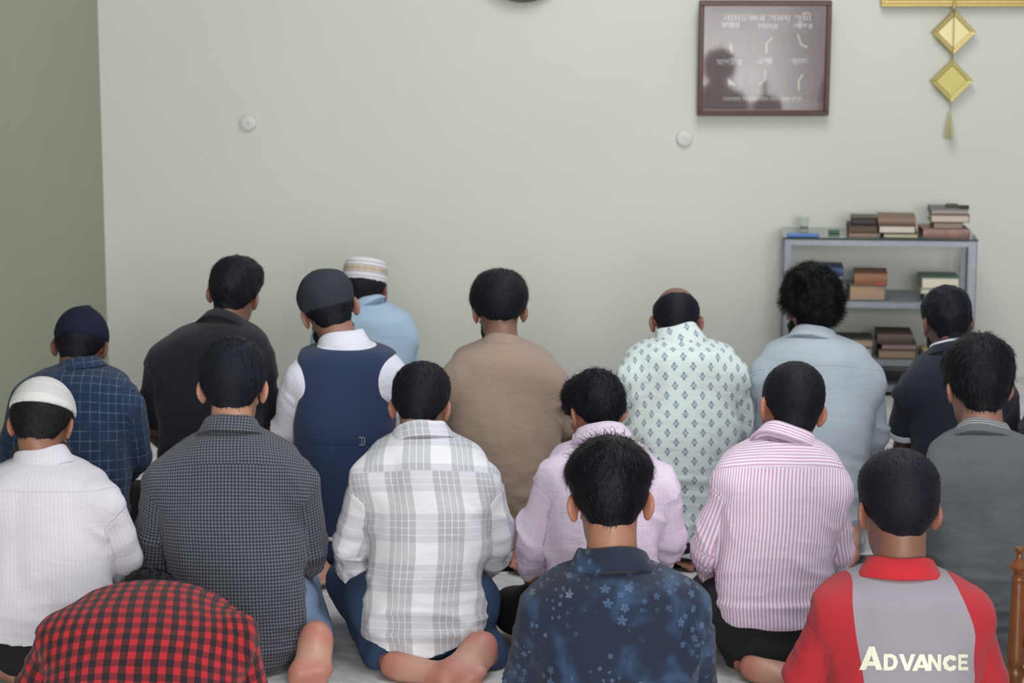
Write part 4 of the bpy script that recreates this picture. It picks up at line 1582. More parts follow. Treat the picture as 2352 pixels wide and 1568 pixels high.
def diamonds(nt, u, v, arm):
    pu, pv = 0.0535, 0.0275
    b = v / pv + 40.0
    row = b.floor()
    off = (row * 0.5).frac()
    fx = ((u / pu + off + 20.0).frac() - 0.5) * pu
    fy = (b.frac() - 0.5) * pv
    d = fx.abs() / 0.0105 + fy.abs() / 0.0135
    inside = d < 1.0
    cross = (fx.abs() - fy.abs() * 0.75).abs() < 0.0012
    updown = (fx.abs() * 1.3) < fy.abs()
    tone = mixc(nt, updown, lin(146, 160, 172), lin(112, 130, 148))
    base = mixc(nt, noise(nt, combine(nt, u, v), 60.0, 2), lin(204, 216, 214), lin(212, 223, 221))
    return mixc(nt, inside * (1.0 - cross * 0.7) * 0.95, base, tone)


def buffalo(nt, u, v, arm):
    p = 0.0335
    a, b = ((u / p).frac() < 0.5), ((v / p + 0.3).frac() < 0.5)
    n = noise(nt, combine(nt, u * 500.0, v * 500.0), 1.0, 1) * 0.12
    c = mixc(nt, b, lin(196, 40, 52), lin(128, 38, 46))
    d = mixc(nt, b, lin(84, 38, 36), lin(36, 32, 40))
    return mixc(nt, n, mixc(nt, a, c, d), lin(90, 40, 44))


def floral(nt, u, v, arm):
    uv = combine(nt, u, v, arm * 3.0)
    blot = ramp(noise(nt, uv, 11.0, 3, 0.5, 0.4), 0.46, 0.72)
    base = mixc(nt, blot, lin(34, 43, 64), lin(56, 82, 114))
    out = base
    for (sc, off, thr, rgb, amt, sz) in ((30.0, 0.0, 0.35, (88, 118, 154), 0.6, .0062), (46.0, 3.7, 0.40, (96, 122, 156), 0.6, .0038), (19.0, 1.3, 0.66, (126, 136, 156), 0.6, .0080)):
        uv2 = combine(nt, u + off, v - off, arm * 3.0)
        n = nt.nodes.new('ShaderNodeTexVoronoi')
        n.inputs['Scale'].default_value = sc
        n.inputs['Randomness'].default_value = 0.9
        nt.links.new(uv2.k, n.inputs['Vector'])
        sub = nt.nodes.new('ShaderNodeVectorMath')
        sub.operation = 'SUBTRACT'
        vs = nt.nodes.new('ShaderNodeVectorMath')
        vs.operation = 'SCALE'
        vs.inputs['Scale'].default_value = 1.0
        nt.links.new(uv2.k, sub.inputs[0])
        nt.links.new(n.outputs['Position'], sub.inputs[1])
        sp = nt.nodes.new('ShaderNodeSeparateXYZ')
        nt.links.new(sub.outputs[0], sp.inputs[0])
        x, y = E(nt, sp.outputs[0]), E(nt, sp.outputs[1])
        rr = (x * x + y * y).op('SQRT')
        an = y.op('ARCTAN2', x)
        cs = nt.nodes.new('ShaderNodeSeparateColor')
        nt.links.new(n.outputs['Color'], cs.inputs[0])
        c0, c1 = E(nt, cs.outputs[0]), E(nt, cs.outputs[1])
        petal = (an * 2.5 + c1 * 6.0).op('COSINE').abs() * sz + sz * 0.45
        fl = (rr < petal * (0.6 + c1 * 0.7)) * (rr > sz * 0.2) * (c0 > thr)
        fld = ramp(noise(nt, uv2, 8.0, 1), 0.50, 0.60)
        out = mixc(nt, fl * fld * amt, out, lin(*rgb))
    return out


def polo_panels(nt, u, v, arm):
    vv = v.op('MULTIPLY', -1.0)            # metres below the collar
    lo = -0.128 + ramp(vv, 0.02, 0.3) * 0.034
    hi = 0.122 + ramp(vv, 0.02, 0.13) * 0.036
    grey = (u > lo) * (u < hi) * (1.0 - arm)
    return mixc(nt, grey, lin(184, 46, 56), lin(160, 154, 164))


def striped_collar(c1, c2, h0, h1, nlines):
    def f(nt, u, v, arm):
        t = (v - h0) / (h1 - h0)
        on = (t > 0.0) * (t < 1.0) * ((t * nlines).frac() < 0.5)
        return mixc(nt, on, lin(*c1), lin(*c2))
    return f


# ------------------------------------------------------------------ caps
def cap_mat(name, fn, rough=0.85, bump=None):
    m, nt, b = new_mat(name, rough, spec=0.25)
    (x, y, z), vec = attr(nt, 'pt')
    nt.links.new(fn(nt, x, y, z).k, b.inputs['Base Color'])
    h = noise(nt, vec, 600, 2) * 0.3
    if bump:
        h = h + bump(nt, x, y, z)
    set_bump(nt, b, h, 0.5, 0.003)
    return m


def crochet_holes(nt, x, y, z):
    an = x.op('ARCTAN2', y * -1.0 - 0.01)
    rows = (z - 0.048) / 0.0052
    ph = (an * 13.0 + (rows.floor() * 0.5).frac()).frac()
    wav = ((an * 26.0).op('SINE') * 0.18 + rows).frac()
    hole = ((wav - 0.5).abs() < 0.16) * ((ph - 0.5).abs() < 0.34) * (z > 0.052) * (z < 0.088)
    top = (((an * 9.0 + z * 120.0).op('SINE')).abs() < 0.16) * (z > 0.09) * (z < 0.112)
    return hole.max(top * 0.5)


cap_white = cap_mat('white_crochet', lambda nt, x, y, z: mixc(nt, crochet_holes(nt, x, y, z) * 0.8, lin(224, 222, 222), lin(150, 148, 150)),
                    bump=lambda nt, x, y, z: crochet_holes(nt, x, y, z) * -1.0)
cap_navy = cap_mat('navy_felt', lambda nt, x, y, z: mixc(nt, noise(nt, None, 300, 2), lin(19, 24, 42), lin(26, 32, 54)))
cap_char = cap_mat('charcoal_cloth', lambda nt, x, y, z: mixc(nt, noise(nt, None, 400, 2), lin(44, 47, 57), lin(60, 63, 72)))


def kufi(nt, x, y, z):
    t = (z - 0.03) / 0.098
    tan = (t > 0.42) * (t < 0.60)
    grey = ((t > 0.36) * (t < 0.40)).max((t > 0.62) * (t < 0.66)).max((t > 0.76) * (t < 0.80)).max((t > 0.20) * (t < 0.23))
    c = mixc(nt, tan, lin(218, 216, 222), lin(196, 176, 152))
    zig = ((x * 260.0).op('SINE') * 0.5 + 0.5) * tan * 0.35
    return mixc(nt, grey * 0.8 + zig, c, lin(140, 132, 132))


cap_kufi = cap_mat('striped_knit', kufi)

# ------------------------------------------------------------------ the worshippers
S_WHITE = cloth('white_pinstripe_cotton', pinstripe, yoke=-0.085, ycurve=0.4)
S_GING = cloth('dark_gingham_cotton', gingham, yoke=-0.085, yshift=0.004, folds=0.5)
S_PLAID = cloth('grey_plaid_cotton', plaid, yoke=-0.095, yshift=-0.052, folds=0.55)
S_PINK = cloth('pale_pink_cotton', pink_check, folds=0.6)
S_PSTR = cloth('pink_striped_cotton', pink_stripe, yoke=-0.072, swap=True, ycurve=0.2, folds=0.4)
S_GREY = cloth('dark_grey_cotton', flat(86, 91, 95), folds=0.7)
S_NAVW = cloth('navy_windowpane', windowpane, yoke=-0.075, folds=0.35)
S_BLK = cloth('black_cotton', flat(28, 30, 40), folds=0.5)
S_WHT2 = cloth('white_cotton', flat(222, 222, 234), folds=0.6)
S_VEST = cloth('navy_vest_cloth', flat(40, 54, 86), folds=0.35)
S_TAUP = cloth('taupe_cotton', flat(156, 136, 122), folds=0.55)
S_DIAM = cloth('mint_printed_cotton', diamonds, folds=0.8)
S_LBLU = cloth('blue_grey_cotton', flat(164, 174, 184), yoke=-0.095, folds=0.5)
S_NPOL = cloth('navy_polo_knit', flat(27, 31, 46), folds=0.4)
S_SKY = cloth('sky_blue_cotton', flat(164, 188, 210), folds=0.5)
S_BUFF = cloth('red_black_check', buffalo, folds=0.4)
S_FLOR = cloth('navy_floral_print', floral, folds=0.4, rough=0.8)
S_POLO = cloth('red_grey_polo', polo_panels, folds=0.4)
C_RED = cloth('red_rib', flat(204, 44, 54), folds=0.2)
C_GREY = cloth('grey_rib', striped_collar((96, 99, 102), (150, 150, 148), 0.035, 0.058, 3.0), folds=0.2)
C_NAVY = cloth('navy_rib', striped_collar((27, 31, 46), (206, 208, 214), 0.045, 0.06, 1.0), folds=0.2)
WHITE_RIB = plain('white_rib', lin(204, 206, 214), 0.8, grain=300)
DENIM = plain('blue_denim', lin(40, 62, 92), 0.85, grain=240, amt=0.25, bump=0.4)
DENIM_L = plain('pale_denim', lin(118, 138, 168), 0.85, grain=240, amt=0.2, bump=0.4)
BLACK_T = (24, 25, 29)


def foot_at(hpx, bpx, Y, hd=0.0, bd=0.0, **k):
    return dict(h=P(hpx[0], hpx[1], Y + hd), b=P(bpx[0], bpx[1], Y + bd), **k)


# --- the leader, alone in front
person('leader', 8.0, 0.06, [(695, 810, 890), (708, 770, 915), (728, 738, 942), (758, 725, 950), (830, 728, 946), (900, 735, 940), (980, 740, 938)],
       [[(743, 775, .02, 26), (722, 880, .05, 22), (760, 930, .25, 20)], [(932, 775, .02, 26), (955, 875, .05, 22), (915, 925, .25, 20)]],
       (838, 672, 94, -16, 16, 0, .05), (845, 706), (42, 47, 22, 'fold'),
       'bearded person in sky blue shirt and striped knitted cap sitting alone nearest the wall', S_SKY, (112, 78, 64),
       dict(top=.006, side=.008, nape=-.062, n=1200, rgb=(30, 30, 36)), cap=dict(kind='kufi', z=.034, mat=cap_kufi), beard=dict(rgb=(60, 52, 48)),
       trousers=(120, 140, 160), detail=1.4)

# --- the third row
person('b1', 6.52, 0.11, [(836, 140, 226), (850, 92, 268), (868, 62, 296), (900, 50, 306), (980, 52, 304), (1060, 55, 300), (1150, 60, 295), (1240, 60, 295)],
       [[(52, 908, .02, 42), (30, 1050, .04, 36), (75, 1100, .26, 26)], [(304, 912, .02, 38), (316, 1050, .04, 34), (268, 1100, .26, 26)]],
       (186, 798, 108, -4, 30, 3, .05), (181, 838), (45, 56, 24, 'fold'),
       'person in navy jacket with thin windowpane check wearing a dark navy peaked cap', S_NAVW, (104, 72, 60),
       dict(top=.006, side=.010, nape=-.062, n=1500), cap=dict(kind='peaked', z=.020, sl=.1, t=.012, mat=cap_navy), beard=dict(t=.014), detail=1.3, wr=.6)
person('b2', 6.72, 0.09, [(735, 468, 556), (750, 415, 590), (772, 382, 612), (808, 362, 618), (900, 362, 612), (1000, 366, 602), (1100, 368, 598), (1220, 366, 600)],
       [[(364, 822, .02, 40), (345, 985, .04, 30), (400, 1040, .26, 24)], [(604, 834, .02, 38), (612, 985, .04, 30), (560, 1040, .26, 24)]],
       (538, 680, 102, -12, 14, 7, .07), (512, 740), (45, 55, 26, 'fold'),
       'person in black short sleeved shirt with short tousled hair in the row before the bookshelf', S_BLK, (124, 88, 74),
       dict(top=.020, side=.009, nape=-.05, n=2600, len=.016, lift=.5, puff=.008, pf=40, ext=[((.05, .03, .11), .05, .012)]), sleeve=.9, detail=1.3)
B3 = person('b3', 6.45, 0.10, [(788, 740, 850), (800, 702, 892), (815, 684, 908), (850, 678, 914), (950, 682, 904), (1050, 690, 892), (1150, 700, 882), (1250, 705, 876)],
            [[(676, 862, .02, 38), (656, 985, .03, 32), (705, 1040, .26, 24)], [(908, 856, .02, 38), (916, 985, .03, 32), (868, 1040, .26, 24)]],
            (757, 716, 111, 10, 26, -14, .06), (790, 795), (50, 62, 44, 'fold'),
            'bearded person in navy waistcoat over white shirt wearing a soft charcoal cap', S_WHT2, (140, 102, 88),
            dict(top=.006, side=.009, nape=-.066, n=1500), cap=dict(kind='beanie', z=.012, sl=.25, t=.010, mat=cap_char, slouch=.008), beard=dict(t=.016), detail=1.3)
person('b4', 6.6, 0.10, [(780, 1108, 1202), (795, 1068, 1240), (815, 1042, 1268), (850, 1028, 1282), (920, 1028, 1288), (1000, 1032, 1288), (1080, 1036, 1280), (1180, 1040, 1270), (1250, 1040, 1268)],
       [[(1036, 866, .02, 36), (1022, 1000, .05, 32), (1070, 1050, .26, 24)], [(1276, 870, .02, 36), (1290, 1000, .05, 32), (1240, 1050, .26, 24)]],
       (1147, 717, 103, 9, 16, 0, .07), (1152, 786), (44, 54, 22, 'band'),
       'person in plain taupe brown shirt with thick black hair shaved at the neck', S_TAUP, (122, 88, 74),
       dict(top=.026, side=.014, nape=-.028, n=2600, len=.02, lift=.15, w=.0012, fade=.012, u0=-.3, u1=.5,
            ext=[((.05, -.02, .10), .045, .014), ((-.05, -.02, .10), .05, .012), ((.0, -.05, .125), .018, -.008), ((-.075, -.03, .03), .04, .008)]),
       beard=dict(t=.010), sleeve=.85, detail=1.3)
person('b5', 6.50, 0.13, [(772, 1516, 1604), (786, 1468, 1652), (806, 1440, 1684), (840, 1430, 1696), (920, 1436, 1698), (1000, 1444, 1690), (1080, 1456, 1678), (1160, 1460, 1670), (1240, 1460, 1670)],
       [[(1442, 862, .02, 36), (1434, 1000, .04, 33), (1482, 1060, .26, 26)], [(1690, 858, .02, 35), (1700, 985, .03, 32), (1650, 1050, .26, 26)]],
       (1553, 742, 101, 0, 30, 0, .05), (1562, 786), (45, 62, 54, 'fold'),
       'balding person in pale mint shirt printed with rows of grey diamonds', S_DIAM, (110, 76, 64),
       dict(top=.006, side=.007, nape=-.05, n=1500, len=.008, bald=.50, rgb=(26, 27, 34)), detail=1.3, wr=1.7,
       feet=[dict(h=P(1500, 1225, 6.5), b=P(1500, 1262, 6.42), n=(0, -1, .3)), dict(h=P(1572, 1218, 6.55), b=P(1566, 1268, 6.46), n=(0.1, -1, .3))])
person('b6', 6.68, 0.09, [(768, 1818, 1920), (784, 1780, 1962), (804, 1755, 1990), (840, 1742, 2008), (920, 1740, 2010), (1000, 1742, 2000), (1080, 1746, 1990), (1150, 1750, 1985), (1240, 1750, 1985)],
       [[(1748, 862, .02, 38), (1732, 1010, .04, 34), (1782, 1060, .26, 26)], [(1998, 872, .02, 36), (2012, 1000, .03, 31), (1968, 1060, .26, 26)]],
       (1862, 708, 100, 20, 14, 0, .07), (1866, 776), (46, 58, 30, 'fold'),
       'bearded person with bushy curly black hair in plain light blue grey shirt', S_LBLU, (136, 98, 86),
       dict(top=.026, side=.030, nape=-.066, n=3200, len=.03, lift=.6, curl=.007, turns=2.2, puff=.020, pf=36, w=.0012, rgb=(22, 22, 25), u0=-.2), beard=dict(t=.018, drop=.02), detail=1.3)
person('b7', 6.80, 0.09, [(804, 2142, 2240), (820, 2108, 2280), (844, 2085, 2302), (880, 2078, 2310), (960, 2086, 2302), (1040, 2092, 2292), (1150, 2095, 2285), (1240, 2095, 2285)],
       [[(2084, 888, .02, 38), (2072, 1030, .05, 28), (2125, 1070, .26, 24)], [(2306, 892, .02, 38), (2318, 1030, .05, 28), (2268, 1070, .26, 24)]],
       (2174, 744, 98, 12, 18, 0, .07), (2190, 806), (48, 58, 30, 'fold'),
       'person in dark navy polo shirt with white edged sleeves in front of the bookshelf', S_NPOL, (92, 64, 55),
       dict(top=.018, side=.010, nape=-.060, n=2200, len=.012, lift=.35, puff=.007, pf=60, rgb=(24, 26, 34)), sleeve=.72, sleeve_trim=WHITE_RIB, collar_mat=C_NAVY, beard=dict(t=.01), detail=1.3)
person('b8', 6.6, 0.09, [(800, 2445, 2540), (815, 2410, 2580), (840, 2390, 2602), (880, 2385, 2610), (1000, 2392, 2600), (1150, 2400, 2590), (1240, 2400, 2590)],
       [[(2392, 895, .02, 38), (2378, 985, .04, 33), (2425, 1060, .26, 26)], [(2606, 890, .02, 38), (2618, 1010, .04, 32), (2570, 1060, .26, 26)]],
       (2490, 720, 104, 0, 18, 0, .07), (2492, 800), (48, 58, 30, 'fold'),
       'person in dark shirt of whom only a sleeve edge shows at the picture edge', S_NPOL, (92, 64, 55), dict(n=600), detail=1.6)

# --- the second row
person('m1', 5.40, 0.13, [(1050, 40, 158), (1068, -10, 205), (1090, -48, 240), (1130, -62, 258), (1250, -58, 262), (1350, -56, 262), (1440, -54, 258), (1500, -50, 252)],
       [[(-64, 1140, .02, 50), (-98, 1300, .04, 46), (-40, 1380, .28, 34)], [(248, 1142, .02, 47), (286, 1280, .04, 43), (232, 1350, .26, 36)]],
       (96, 978, 123, -3, 34, 2, .05), (98, 1052), (54, 68, 40, 'fold'),
       'grey bearded person in white pinstripe shirt wearing a white crocheted skullcap', S_WHITE, (142, 100, 80),
       dict(top=.007, side=.013, nape=-.064, n=4000, len=.014, rgb=(44, 41, 40), lift=.3), cap=dict(kind='dome', z=.040, sl=.12, t=.019, mat=cap_white),
       beard=dict(t=.036, drop=.07, rgb=(72, 70, 68)), hem=(.125, .2, 98), trousers=BLACK_T, wr=1.1,
       feet=[dict(h=P(60, 1530, 5.38), b=P(75, 1590, 5.27), n=(0, 0, 1)), dict(h=P(150, 1530, 5.38), b=P(140, 1590, 5.27), n=(0, 0, 1))])
person('m2', 5.54, 0.12, [(985, 470, 594), (1005, 425, 640), (1028, 388, 682), (1065, 366, 704), (1150, 366, 704), (1250, 374, 704), (1350, 384, 700), (1440, 392, 704), (1500, 398, 696), (1540, 410, 680)],
       [[(366, 1086, .02, 51), (352, 1270, .05, 46), (415, 1350, .28, 34)], [(696, 1086, .02, 50), (710, 1262, .05, 46), (668, 1335, .26, 36)]],
       (536, 895, 131, 0, 20, 0, .08), (530, 988), (58, 72, 40, 'fold'),
       'person in dark grey fine checked shirt with a bare upturned foot beside him', S_GING, (172, 128, 106),
       dict(top=.024, side=.014, nape=-.056, n=6000, len=.016, lift=.22, rgb=(38, 40, 46), rough=.6), trousers=DENIM_L, wr=1.0, hem=(.02, .1, 545), hip=.2,
       feet=[dict(h=P(480, 1500, 5.45), b=P(560, 1560, 5.38), n=(0, -.6, .8)),
             dict(h=P(726, 1458, 5.42), b=P(712, 1548, 5.37), n=(0.1, -1, .2), s=1.08, bend=.75, side=1, an=P(728, 1470, 5.52))])
person('m3', 5.55, 0.13, [(992, 908, 1032), (1012, 868, 1072), (1036, 836, 1104), (1072, 818, 1126), (1150, 828, 1140), (1250, 842, 1126), (1340, 838, 1112), (1390, 824, 1120), (1450, 830, 1122), (1520, 850, 1110)],
       [[(836, 1092, .02, 44), (803, 1250, .02, 44), (822, 1318, .15, 34)], [(1122, 1090, .02, 42), (1144, 1245, .03, 40), (1098, 1312, .22, 32)]],
       (965, 938, 115, -3, 28, 2, .06), (968, 1000), (58, 72, 40, 'fold'),
       'person in white and grey plaid shirt and blue jeans sitting on bare feet', S_PLAID, (146, 104, 86),
       dict(top=.022, side=.012, nape=-.054, n=5000, len=.014, lift=.3, rgb=(28, 29, 35), ext=[((.05, -.02, .11), .05, .006)]), trousers=DENIM, wr=1.4,
       hem=(.042, 2.0, 955), cuff=.99, hip=.195, knees=((-.21, .33, .12), (.075, .40, .10)),
       feet=[dict(h=P(905, 1528, 5.44), b=P(1045, 1552, 5.36), n=(0, -.35, .9), side=-1, an=P(880, 1505, 5.52), s=1.05),
             dict(h=P(1108, 1484, 5.45), b=P(1050, 1562, 5.35), n=(-.25, -.9, .35), s=1.15, bend=.3, side=-1, an=P(1122, 1505, 5.52))])
person('m4', 5.55, 0.12, [(1008, 1325, 1448), (1030, 1282, 1492), (1056, 1258, 1526), (1100, 1250, 1536), (1200, 1258, 1526), (1300, 1256, 1516), (1400, 1250, 1522), (1500, 1250, 1520)],
       [[(1266, 1082, .02, 44), (1226, 1240, .02, 44), (1226, 1312, .10, 34)], [(1524, 1092, .02, 44), (1540, 1232, .03, 40), (1500, 1300, .24, 34)]],
       (1370, 948, 112, 24, 24, 0, .07), (1386, 1012), (58, 70, 42, 'fold'),
       'person in plain pale pink shirt with wavy black hair turned aside', S_PINK, (152, 106, 84),
       dict(top=.017, side=.013, nape=-.048, n=5500, len=.016, lift=.25, puff=.006, pf=40, rgb=(25, 26, 31), ext=[((-.06, .055, .035), .05, .028), ((-.05, .05, .09), .05, .014)], extra=[dict(n=900, len=.022, lift=.5, curl=.005, turns=1.2, umin=-.5, w=.0009, rand=.4)]),
       trousers=BLACK_T, wr=1.7, knees=((-.222, .22, .075), (.11, .40, .085)))
person('m5', 5.5, 0.12, [(1002, 1742, 1866), (1024, 1698, 1902), (1046, 1662, 1928), (1090, 1646, 1936), (1180, 1645, 1934), (1260, 1645, 1920), (1340, 1640, 1912), (1410, 1652, 1906), (1448, 1660, 1898), (1520, 1660, 1895)],
       [[(1672, 1090, .02, 42), (1626, 1255, .03, 45), (1642, 1312, .18, 36)], [(1912, 1118, .02, 42), (1926, 1265, .03, 38), (1892, 1318, .24, 34)]],
       (1818, 942, 128, 13, 22, 10, .07), (1804, 1010), (60, 74, 36, 'fold'),
       'person in pink and white striped shirt with close cropped hair and black trousers', S_PSTR, (158, 110, 88),
       dict(top=.014, side=.008, nape=-.072, n=6000, len=.007, lift=.3, rgb=(30, 29, 33), w=.0008), trousers=BLACK_T, wr=1.0, hem=(.13, .5, 1760), hip=.19,
       feet=[dict(h=P(1730, 1530, 5.42), b=P(1840, 1556, 5.36), n=(0, -.4, .9), side=-1, an=P(1715, 1520, 5.5)),
             dict(h=P(1870, 1510, 5.45), b=P(1880, 1570, 5.36), n=(0, -1, .3), side=-1)])
person('m6', 5.55, 0.10, [(985, 2205, 2312), (1005, 2158, 2365), (1030, 2130, 2398), (1080, 2122, 2408), (1200, 2136, 2396), (1300, 2140, 2392), (1450, 2124, 2408), (1530, 2118, 2412)],
       [[(2150, 1088, .04, 46), (2168, 1250, .10, 44), (2205, 1300, .32, 34)], [(2398, 1092, .03, 46), (2424, 1250, .05, 44), (2370, 1320, .28, 34)]],
       (2246, 892, 128, 9, 14, 0, .08), (2256, 992), (54, 66, 34, 'fold'),
       'person in plain dark grey shirt with straggling black hair beside the wooden chair', S_GREY, (140, 100, 84),
       dict(top=.032, side=.016, nape=-.06, n=5500, len=.022, lift=.2, puff=.004, pf=45, rgb=(25, 26, 29), ext=[((.08, -.0, .06), .05, .012)], extra=[dict(n=160, len=.03, lift=.8, umin=.1, w=.0008, rand=.5)]), wr=2.2, collar_mat=C_GREY, trousers=BLACK_T)

# --- the first row
person('f1', 4.45, 0.36, [(1340, 205, 478), (1352, 188, 500), (1366, 170, 518), (1392, 152, 538), (1430, 126, 556), (1480, 108, 560), (1568, 100, 558), (1700, 105, 552), (1850, 115, 540)],
       [[(142, 1436, .24, 62), (92, 1580, .22, 56), (150, 1660, .42, 44)], [(548, 1438, .24, 58), (566, 1590, .22, 54), (510, 1670, .42, 44)]],
       (338, 1452, 158, 0, 60, 0, .17), (340, 1412, .08), None,
       'person bowed forward in red and black checked shirt, only the back of hair showing', S_BUFF, (150, 108, 90),
       dict(top=.018, side=.014, nape=-.07, n=4000, len=.014, lift=.3, rgb=(24, 25, 30)), wr=.9, lean_pow=1.15, thick=.15, trousers=BLACK_T, dome=.065)
person('f2', 4.45, 0.08, [(1292, 1326, 1488), (1312, 1270, 1545), (1336, 1228, 1588), (1378, 1206, 1612), (1470, 1216, 1606), (1560, 1226, 1600), (1700, 1235, 1590), (1850, 1238, 1582)],
       [[(1228, 1400, .02, 60), (1204, 1640, .03, 56), (1265, 1740, .28, 42)], [(1588, 1392, .02, 62), (1606, 1640, .03, 56), (1555, 1740, .28, 42)]],
       (1401, 1158, 160, 3, 16, -1, .06), (1405, 1292), (75, 94, 52, 'fold'),
       'person in navy blue floral print shirt with glossy black wispy topped hair', S_FLOR, (166, 118, 96),
       dict(top=.030, side=.009, nape=-.048, n=9000, len=.022, lift=.05, w=.0008, rgb=(22, 23, 28), rough=.42, u0=.1, u1=.6, ext=[((0, .05, .12), .06, .008)], extra=[dict(n=170, len=.05, lift=1.1, curl=.010, turns=.8, umin=.72, w=.0007, rand=.6), dict(n=1500, len=.035, lift=.10, umin=.40, w=.0010, rand=.10)]), wr=.9, trousers=BLACK_T)
F3 = person('f3', 4.5, 0.09, [(1308, 1980, 2156), (1326, 1930, 2206), (1350, 1892, 2242), (1400, 1884, 2252), (1500, 1892, 2248), (1600, 1898, 2242), (1850, 1896, 2240)],
            [[(1902, 1398, .02, 54), (1838, 1590, .03, 44), (1905, 1700, .28, 40)], [(2234, 1404, .02, 56), (2268, 1600, .03, 46), (2200, 1700, .28, 40)]],
            (2062, 1178, 159, 7, 14, 2, .06), (2066, 1310), (72, 92, 46, 'fold'),
            'person in grey and red polo shirt with pale lettering across the back', S_POLO, (134, 94, 76),
            dict(top=.024, side=.011, nape=-.046, n=9000, len=.007, lift=.3, rgb=(36, 35, 42), w=.0008, fade=.03), sleeve=.86, collar_mat=C_RED, wr=.6, trousers=BLACK_T)

# ------------------------------------------------------------------ waistcoat with its buckle
T = B3['T']
fv = Field()
tv = T.prim(0.010, -0.004)
fv.add(tv)
xcv = P(797, 850, 6.5)[0]
zneck = P(797, 787, 6.5 - 0.05)[2]


def armholes(X, Y_, Z):
    w = np.interp(Z, [P(0, p_, 6.55)[2] for p_ in (1000, 960, 900, 850, 812, 795)], [k_ / SC(6.55, .5) for k_ in (130, 122, 108, 107, 112, 108)])
    low = np.interp(Z, [P(0, 1010, 6.55)[2], P(0, 960, 6.55)[2]], [0.2, 0.0])
    return np.abs(X - xcv) - w - low + 0 * Y_


fv.add((armholes, T.lo, T.hi), 0, 'max')
fv.add(((lambda X, Y_, Z: Z - zneck - 0.25 * np.abs(X - xcv) * 0 - np.maximum(Y_ - 6.5, 0) * -0.0 + 0 * X), T.lo, T.hi), 0, 'max')
V, Q = fv.build(0.0075)
at, pa_, _, _ = shirt_coords(V, T, [])
at[:, 2] = 1.0
N = vnormals(V, Q)
V = V + N * ((vnoise(V, 9) - 0.5) * 0.005)[:, None]
vest = mesh_obj('waistcoat', V, Q, S_VEST, B3['root'], B3['base'], attrs={'pt': at, 'pa': pa_})


def surface_y(objs, x, z):
    best = None
    for o in objs:
        M = o.matrix_basis if o.parent is None else Matrix.Translation(o.parent.location)
        if o not in surface_y.c:
            me = o.data
            surface_y.c[o] = BVHTree.FromPolygons([v.co[:] for v in me.vertices], [p.vertices[:] for p in me.polygons])
        off = o.parent.location
        h = surface_y.c[o].ray_cast(Vector((x, 0, z)) - off, Vector((0, 1, 0)))
        if h[0] is not None:
            y = h[0].y + off.y
            best = y if best is None else min(best, y)
    return best


surface_y.c = {}
bp = P(829, 1020, 6.33)
yb = surface_y([vest], bp[0], bp[2]) or 6.33
k_ = 1 / SC(6.4, .4)
bk = MB()
for (xa, xb, za, zb) in ((-7, 7, 8, 10), (-7, 7, -10, -8), (5, 7, -10, 10), (-1, 0.5, -9, 9)):
    bk.box((bp[0] + xa * k_, yb - 0.006, bp[2] + za * k_), (bp[0] + xb * k_, yb - 0.003, bp[2] + zb * k_))
bk.build('buckle', plain('buckle_steel', lin(176, 180, 186), 0.3, metal=0.7), vest, B3['base'])
st = MB()
n = 24
xs_ = np.linspace(P(700, 1020, 6.35)[0], P(882, 1020, 6.35)[0], n)
ys_ = [surface_y([vest], x_, bp[2]) or yb for x_ in xs_]
V_, F_ = [], []
for x_, y_ in zip(xs_, ys_):
    for (dy, dz) in ((-0.003, -9), (-0.003, 9), (0.004, 9), (0.004, -9)):
        V_.append((x_, y_ + dy, bp[2] + dz * k_ * 0.8))
for i in range(n - 1):
    F_ += [(4 * i + j, 4 * i + (j + 1) % 4, 4 * i + 4 + (j + 1) % 4, 4 * i + 4 + j) for j in range(4)]
st.add(V_, F_).build('back_strap', S_VEST, vest, B3['base'])

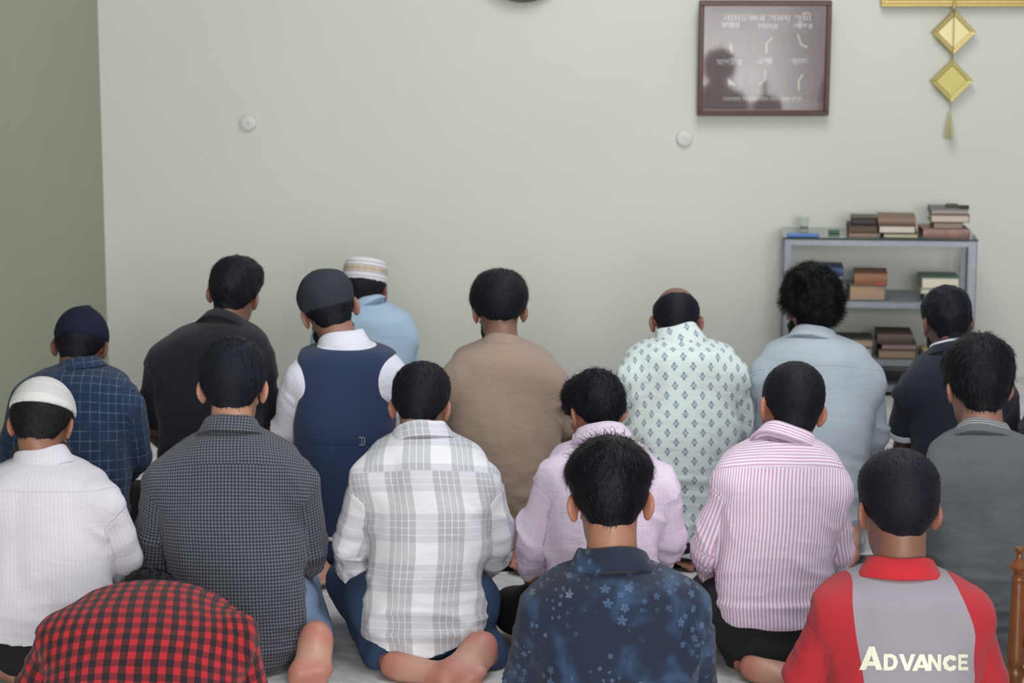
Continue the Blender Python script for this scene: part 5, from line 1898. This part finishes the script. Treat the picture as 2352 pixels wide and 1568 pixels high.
# ------------------------------------------------------------------ lettering on the polo shirt
GL = {  # strokes as polygons in a unit cell, y up
    'A': [[(0, 0), (.30, 0), (.62, .78), (.58, 1), (.44, 1)], [(.58, 1), (.70, 1), (1.06, 0), (.78, 0), (.50, .80)], [(.28, .18), (.80, .18), (.74, .36), (.36, .36)]],
    'D': [[(0, 0), (.26, 0), (.26, 1), (0, 1)], [(.26, 0), (.52, 0), (.78, .16), (.90, .5), (.62, .5), (.56, .3), (.44, .22), (.26, .22)],
          [(.26, 1), (.26, .78), (.44, .78), (.56, .7), (.62, .5), (.90, .5), (.78, .84), (.52, 1)]],
    'V': [[(0, 1), (.28, 1), (.52, .34), (.52, 0), (.38, 0)], [(1.02, 1), (.74, 1), (.52, .34), (.52, 0), (.64, 0)]],
    'N': [[(0, 0), (.24, 0), (.24, 1), (0, 1)], [(.24, 1), (.24, .62), (.66, 0), (.66, .40)], [(.66, 0), (.90, 0), (.90, 1), (.66, 1)]],
    'C': [[(.92, .70), (.70, .62), (.60, .76), (.46, .79), (.30, .68), (.27, .5), (0, .5), (.12, .85), (.46, 1), (.78, .94)],
          [(.92, .30), (.70, .38), (.60, .24), (.46, .21), (.30, .32), (.27, .5), (0, .5), (.12, .15), (.46, 0), (.78, .06)]],
    'E': [[(0, 0), (.26, 0), (.26, 1), (0, 1)], [(.26, .78), (.82, .78), (.82, 1), (.26, 1)], [(.26, .40), (.76, .40), (.76, .60), (.26, .60)], [(.26, 0), (.84, 0), (.84, .22), (.26, .22)]],
}
shirt3 = F3['shirt']
letters = bpy.data.materials.new('cream_vinyl')
letters = plain('cream_vinyl', lin(240, 236, 214), 0.45, grain=200, amt=0.04, bump=0.05)


def subdivided(poly, n=5):
    """fan of small triangles so that the print follows the cloth"""
    c = np.mean(poly, axis=0)
    V, F = [], []
    m = len(poly)
    for i in range(m):
        a_, b_ = np.array(poly[i]), np.array(poly[(i + 1) % m])
        o = len(V)
        for r in range(n + 1):
            for q_ in range(r + 1):
                t = r / n
                w = q_ / r if r else 0
                V.append(c + (a_ + (b_ - a_) * w - c) * t)
        idx = lambda r, q_: o + r * (r + 1) // 2 + q_
        for r in range(n):
            for q_ in range(r + 1):
                F.append((idx(r, q_), idx(r + 1, q_), idx(r + 1, q_ + 1)))
                if q_ < r:
                    F.append((idx(r, q_), idx(r + 1, q_ + 1), idx(r, q_ + 1)))
    return V, F


LV, LF = [], []
Yl = 4.36
for (ch, x0_, x1_, yb_, yt_) in (('A', 1973, 2026, 1537, 1483), ('D', 2029, 2062, 1538, 1500), ('V', 2064, 2102, 1538.5, 1500.5), ('A', 2094, 2136, 1539, 1501),
                                 ('N', 2131, 2161, 1539, 1501), ('C', 2164, 2197, 1540, 1502), ('E', 2200, 2223, 1538, 1501)):
    w_ = max(p[0] for pl_ in GL[ch] for p in pl_)
    for pl_ in GL[ch]:
        V_, F_ = subdivided(pl_)
        o_ = len(LV)
        for (x_, y_) in V_:
            px_, py_ = x0_ + (x1_ - x0_) * x_ / w_, yb_ + (yt_ - yb_) * y_
            ys = Yl
            for _ in range(4):
                q_ = P(px_, py_, ys)
                ys = surface_y([shirt3], q_[0], q_[2]) or ys
            q_ = P(px_, py_, ys)
            LV.append((q_[0], q_[1] - 0.003, q_[2]))
        LF += [tuple(i + o_ for i in f_) for f_ in F_]
mesh_obj('lettering', LV, LF, letters, shirt3, F3['base'], smooth=False)
